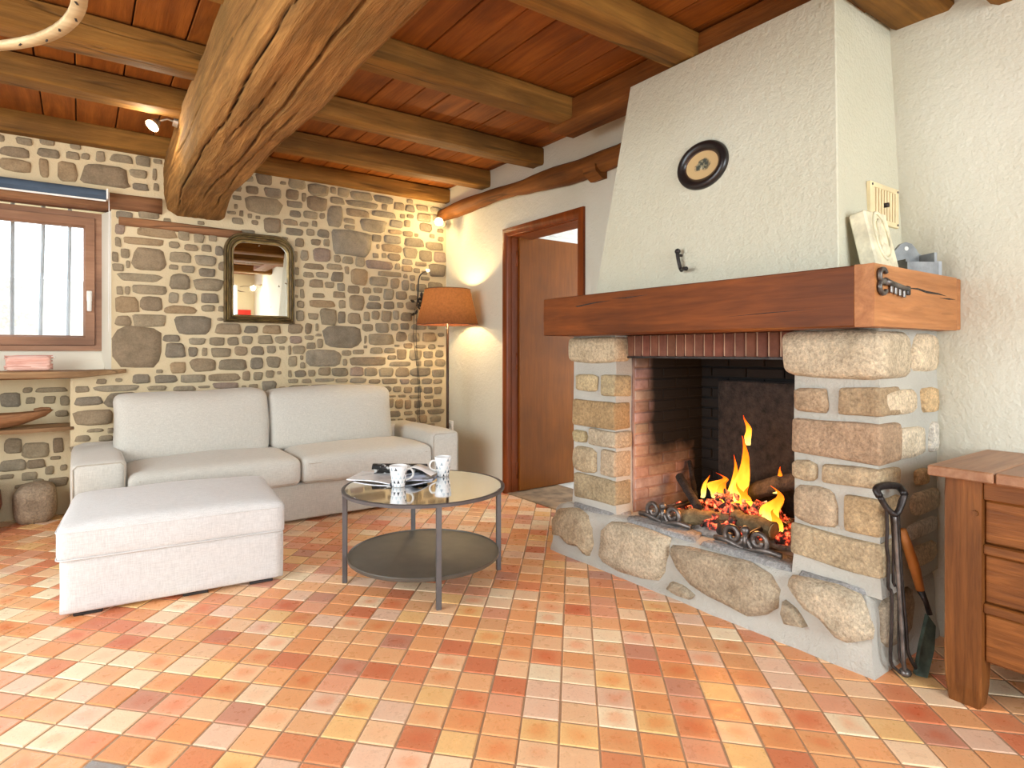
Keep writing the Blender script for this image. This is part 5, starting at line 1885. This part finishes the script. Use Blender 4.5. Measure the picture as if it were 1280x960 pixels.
for s, (x, z, a) in enumerate(((2.345, 1.515, 0.4), (2.31, 1.495, 2.9), (2.335, 1.43, 4.2), (2.315, 1.40, 3.6), (2.41, 1.50, 0.9), (2.37, 1.535, 1.6))):
    bm = B()
    c, d = Vector((x, 4.648, z)), Vector((math.cos(a), -0.25, math.sin(a)))
    nn = Vector((-math.sin(a), 0, math.cos(a)))
    loft(bm, [[c + d * (0.05 * t) + nn * w, c + d * (0.05 * t) + Vector((0, -0.006, 0)), c + d * (0.05 * t) - nn * w, c + d * (0.05 * t) + Vector((0, 0.003, 0))] for t, w in ((0, 0.003), (0.35, 0.012), (0.7, 0.010), (1.0, 0.001))])
    part('leaf', bm, M['iron'], sc, smooth=False)
for s, (x0, x1) in enumerate(((2.322, 2.345), (2.345, 2.36))):
    bm = B()
    tube(bm, spline([(x0, 4.675, 1.44), (x0 - 0.012, 4.668, 1.20), (x0 + 0.018 * (1 if s == 0 else 0.4), 4.668, 0.95), (x1 + 0.012, 4.668, 0.72), (x1, 4.672, 0.46)], 6), 0.0022, 5)
    part('cable', bm, M['dark'], sc)

bl = thing('roller_blind', 'rolled up blue grey blind above the window', 'blind', (-0.5, 4.63, 2.07))
bm = B()
tube(bm, [(-1.22, 4.640, 2.072), (0.135, 4.640, 2.072)], 0.031, 16)
part('roll', bm, M['blind'], bl, smooth='auto')
bm = B()
box(bm, -1.22, 0.135, 4.611, 4.623, 2.024, 2.036, 0.003)
part('hem_bar', bm, M['white'], bl, smooth=False)
bm = B()
box(bm, -1.22, 0.135, 4.612, 4.6135, 2.034, 2.070)
part('fabric_edge', bm, M['blind'], bl, smooth=False)
bm = B()
box(bm, 0.136, 0.146, 4.605, 4.69, 2.040, 2.106, 0.002)
part('bracket', bm, M['white'], bl, smooth=False)
bm = B()
tube(bm, [(0.150, 4.634, 2.09), (0.152, 4.66, 1.98), (0.150, 4.665, 1.45), (0.150, 4.668, 1.20)], 0.0022, 6)
part('pull_cord', bm, M['white'], bl)

# shelves in the niche and what stands on them
bm = B()
hewn(bm, (-0.74, 0, 0), (0.74, 0, 0), 0.30, 0.047, 20, 0.006, 0.12, 71, lambda f: 1.0 if f < 0.8 else 1.0 - (f - 0.8) * 2.4)
for v in bm.verts:
    if v.co.x > 0.5:
        v.co.z += 0.016 * (v.co.x - 0.5) / 0.24
        v.co.y += 0.03 * (v.co.x - 0.5) / 0.24
    v.co.x += 0.02 * noise.noise(v.co * 9) if abs(v.co.x) > 0.7 else 0
tag(link('window_shelf', bm, M['driftwood'], loc=(-0.49, 4.715, 0.932), smooth='auto'), 'thick weathered plank shelf with a splintered end below the window', 'shelf')
bm = B()
hewn(bm, (-0.61, 0, 0), (0.61, 0, 0), 0.30, 0.030, 16, 0.004, 0.1, 74, lambda f: 1.0 if f < 0.9 else 1.0 - (f - 0.9) * 3.5)
tag(link('niche_shelf', bm, M['driftwood'], loc=(-0.585, 4.812, 0.592), smooth='auto'), 'thin weathered plank shelf low in the stone niche', 'shelf')

bo = thing('dough_bowl', 'shallow carved wooden bowl on the low niche shelf', 'bowl', (-0.42, 4.74, 0.609))
bm = B()
rings = []
for s, z in ((0.42, 0.0), (0.62, 0.012), (0.86, 0.045), (1.0, 0.082), (0.95, 0.088), (0.80, 0.052), (0.55, 0.026), (0.05, 0.020)):
    ring = []
    for k in range(28):
        a = k * 2 * math.pi / 28
        x, y = math.cos(a), math.sin(a)
        ex = x * 0.235 * s * (1.22 if x > 0 and s > 0.8 else 1.0)
        ring.append((ex, y * 0.085 * s * (1 - 0.25 * max(0, x) ** 2), z + (0.008 * max(0, x - 0.5) * 2 if s > 0.8 else 0) + 0.010 * x * x))
    rings.append(ring)
loft(bm, rings)
lpart('bowl_body', bm, M['bowlwood'], bo)
bm = B()
tube(bm, spline([(0.19, 0.01, 0.098), (0.24, 0.005, 0.108), (0.27, 0.0, 0.104)], 4), [0.014] * 4 + [0.011] * 5, 7)
lpart('handle', bm, M['bowlwood'], bo)

pk = thing('straw_bundle', 'pinkish red bundle of straw on the plank shelf under the window', 'bundle', (-0.25, 4.64, 0.957))
bm = B()
softbox(bm, -0.105, 0.105, -0.045, 0.045, 0.0, 0.084, 0.02, top=0.006, n=8, wob=0.004)
M['pink'] = m_wood('pink_straw', (200, 130, 112), (246, 216, 202), 'x', 2.0, 0.6, 0.8)
lpart('core', bm, M['pink'], pk)
q = random.Random(2)
for k in range(26):
    bm = B()
    a = q.uniform(0.1, 1.0) * math.pi
    y, z = -math.cos(a) * 0.047, 0.042 + 0.047 * math.sin(a) * (1 if q.random() < 0.7 else -0.6)
    tube(bm, [(x, y + q.uniform(-0.003, 0.003), min(0.094, max(0.006, z + q.uniform(-0.004, 0.004)))) for x in (-0.112, -0.06, 0.0, 0.06, 0.110 + q.uniform(0, 0.006))], 0.0042, 5)
    lpart('straw', bm, M['pink'], pk)
bm = B()
tube(bm, [(0.108, -0.03, 0.085), (0.122, -0.03, 0.090), (0.125, -0.02, 0.08), (0.112, -0.02, 0.072)], 0.002, 5)
lpart('tie', bm, M['white'], pk)

bm = B()
softbox(bm, -0.108, 0.108, -0.10, 0.10, 0.0, 0.245, 0.07, n=9, wob=0.02, seed=8.0)
bo_ = tag(link('boulder', bm, M['granite'], loc=(-0.232, 4.86, 0.0)), 'squat grey brown stone block standing on the floor in the niche', 'stone')
bo_.color = c4((162, 144, 122))
jr = thing('jar', 'brown rounded jar at the left edge, on the floor by the niche', 'jar', (-0.575, 4.72, 0.0))
bm = B()
lathe(bm, [(0.001, 0), (0.13, 0), (0.17, 0.06), (0.197, 0.16), (0.19, 0.24), (0.14, 0.31), (0.11, 0.33), (0.115, 0.345), (0.10, 0.345), (0.09, 0.32), (0.001, 0.30)], (0, 0, 0), 32)
lpart('body', bm, M['jar'], jr)

# wooden hoop hung under the joists
hp_ = thing('hanging_hoop', 'pale wooden hoop pierced with slots, hanging under the dark joists', 'hoop', (-0.668, 2.037, 2.05))
bm = B()
n = 96
prof = [(0.648, -0.006), (0.650, -0.010), (0.684, -0.010), (0.687, -0.006), (0.687, 0.004), (0.650, 0.006)]
rings = [[(r * math.cos(k * 2 * math.pi / n), r * math.sin(k * 2 * math.pi / n), z) for r, z in prof] for k in range(n)]
rings.append(rings[0])
loft(bm, rings, True, False)
lpart('hoop', bm, M['ring'], hp_)
for k in range(40):
    a = k * 2 * math.pi / 40 + 0.05
    bm = B()
    box(bm, -0.009, 0.009, -0.0028, 0.0028, -0.0112, -0.0095)
    rr = 0.661 + (0.012 if k % 2 else 0.0)
    bmesh.ops.transform(bm, matrix=Matrix.Translation((rr * math.cos(a), rr * math.sin(a), 0)) @ Matrix.Rotation(a + 1.2, 4, 'Z'), verts=bm.verts)
    lpart('slot', bm, M['dark'], hp_, smooth=False)
for a in (100, 200, 290):
    bm = B()
    x, y = 0.667 * math.cos(math.radians(a)), 0.667 * math.sin(math.radians(a))
    tube(bm, [(x, y, 0.004), (x * 0.9, y * 0.9, 0.455)], 0.004, 6)
    lpart('hanging_cord', bm, M['driftwood'], hp_)

# wall socket and lamp flex
sk = thing('wall_socket', 'white wall socket low on the wall behind the sofa arm', 'socket', (RX, 4.60, 0.43))
bm = B()
box(bm, -0.012, 0.002, -0.042, 0.042, -0.042, 0.042, 0.004)
lpart('plate', bm, M['white'], sk, smooth=False)
bm = B()
tube(bm, [(-0.014, 0, 0), (-0.011, 0, 0)], 0.021, 16)
lpart('socket_well', bm, m_plain('socket_grey', (190, 190, 186), 0.5), sk, smooth=False)
bm = B()
tube(bm, spline([(2.46, 4.24, 0.026), (2.50, 4.30, 0.10), (2.46, 4.40, 0.17), (2.52, 4.42, 0.08), (2.57, 4.36, 0.008), (2.60, 4.20, 0.006), (2.60, 4.0, 0.006)], 6), 0.004, 6)
tag(link('lamp_cable', bm, M['dark']), 'black looped cable on the floor between sofa and white wall', 'cable')

# ---------------------------------------------------------------- chest at the right edge
ch = thing('chest', 'old wooden chest with recessed panels beside the fireplace', 'chest', (2.40, 0.18, 0))
CX0, CX1, CY0, CY1 = 2.178, 2.615, -0.40, 0.742


def post(x0, x1, y0, y1, seed):
    bm = B()
    cx_, cy_ = (x0 + x1) / 2, (y0 + y1) / 2
    rings = []
    for i in range(13):
        z = 0.69 * i / 12
        e = 0.006 * max(0, 1 - z / 0.05) + 0.0008 * noise.noise(Vector((z * 9, seed, 0)))
        rings.append([(x0 + e, y0 + e, z), (x1 - e, y0 + e, z), (x1 - e, y1 - e, z), (x0 + e, y1 - e, z)])
    loft(bm, rings)
    bmesh.ops.bevel(bm, geom=[e for e in bm.edges if abs((e.verts[0].co - e.verts[1].co).z) > 0.02], offset=0.006, segments=1, affect='EDGES')
    part('post', bm, M['chest'], ch, smooth=False)


post(CX0, CX0 + 0.075, 0.648, CY1, 1)
post(CX1 - 0.075, CX1, 0.652, CY1, 2)
post(CX0, CX0 + 0.075, CY0, CY0 + 0.092, 3)
post(CX1 - 0.075, CX1, CY0, CY0 + 0.09, 4)
YA, YB = CY0 + 0.09, 0.650
for z0, z1, nm in ((0.628, 0.692, 'rail'), (0.466, 0.497, 'rail'), (0.290, 0.320, 'rail')):
    bm = B()
    box(bm, CX0 + 0.014, CX0 + 0.045, YA, YB, z0, z1, 0.004)
    part(nm, bm, M['chest_h'], ch, smooth=False)
for z0, z1 in ((0.499, 0.626), (0.322, 0.464), (0.142, 0.288)):
    bm = B()
    box(bm, CX0 + 0.024, CX0 + 0.05, YA, YB - 0.002, z0, z1, 0.005)
    part('panel', bm, M['chest_h'], ch, smooth=False)
bm = B()
box(bm, CX0 + 0.07, CX1 - 0.07, CY1 - 0.03, CY1 - 0.012, 0.15, 0.69)
part('side_panel', bm, M['chest'], ch, smooth=False)
bm = B()
box(bm, CX0 + 0.03, CX1 - 0.01, CY0 + 0.012, CY0 + 0.03, 0.15, 0.69)
box(bm, CX1 - 0.03, CX1 - 0.01, YA, YB, 0.15, 0.69)
box(bm, CX0 + 0.05, CX1 - 0.03, YA, CY1 - 0.03, 0.15, 0.17)
part('carcass', bm, M['chest'], ch, smooth=False)
bm = B()
tube(bm, [(CX0 - 0.006, 0.663, 0.588), (CX0 + 0.01, 0.663, 0.588)], [0.008, 0.011], 8)
part('peg', bm, M['chest'], ch, smooth=False)
for y0, y1 in ((0.602, 0.768), (0.10, 0.598), (-0.43, 0.096)):
    bm = B()
    box(bm, 2.118, 2.628, y0, y1, 0.692, 0.724 + R.uniform(-0.0015, 0.0015), 0.004)
    part('top_board', bm, M['chest_top'], ch, smooth=False)
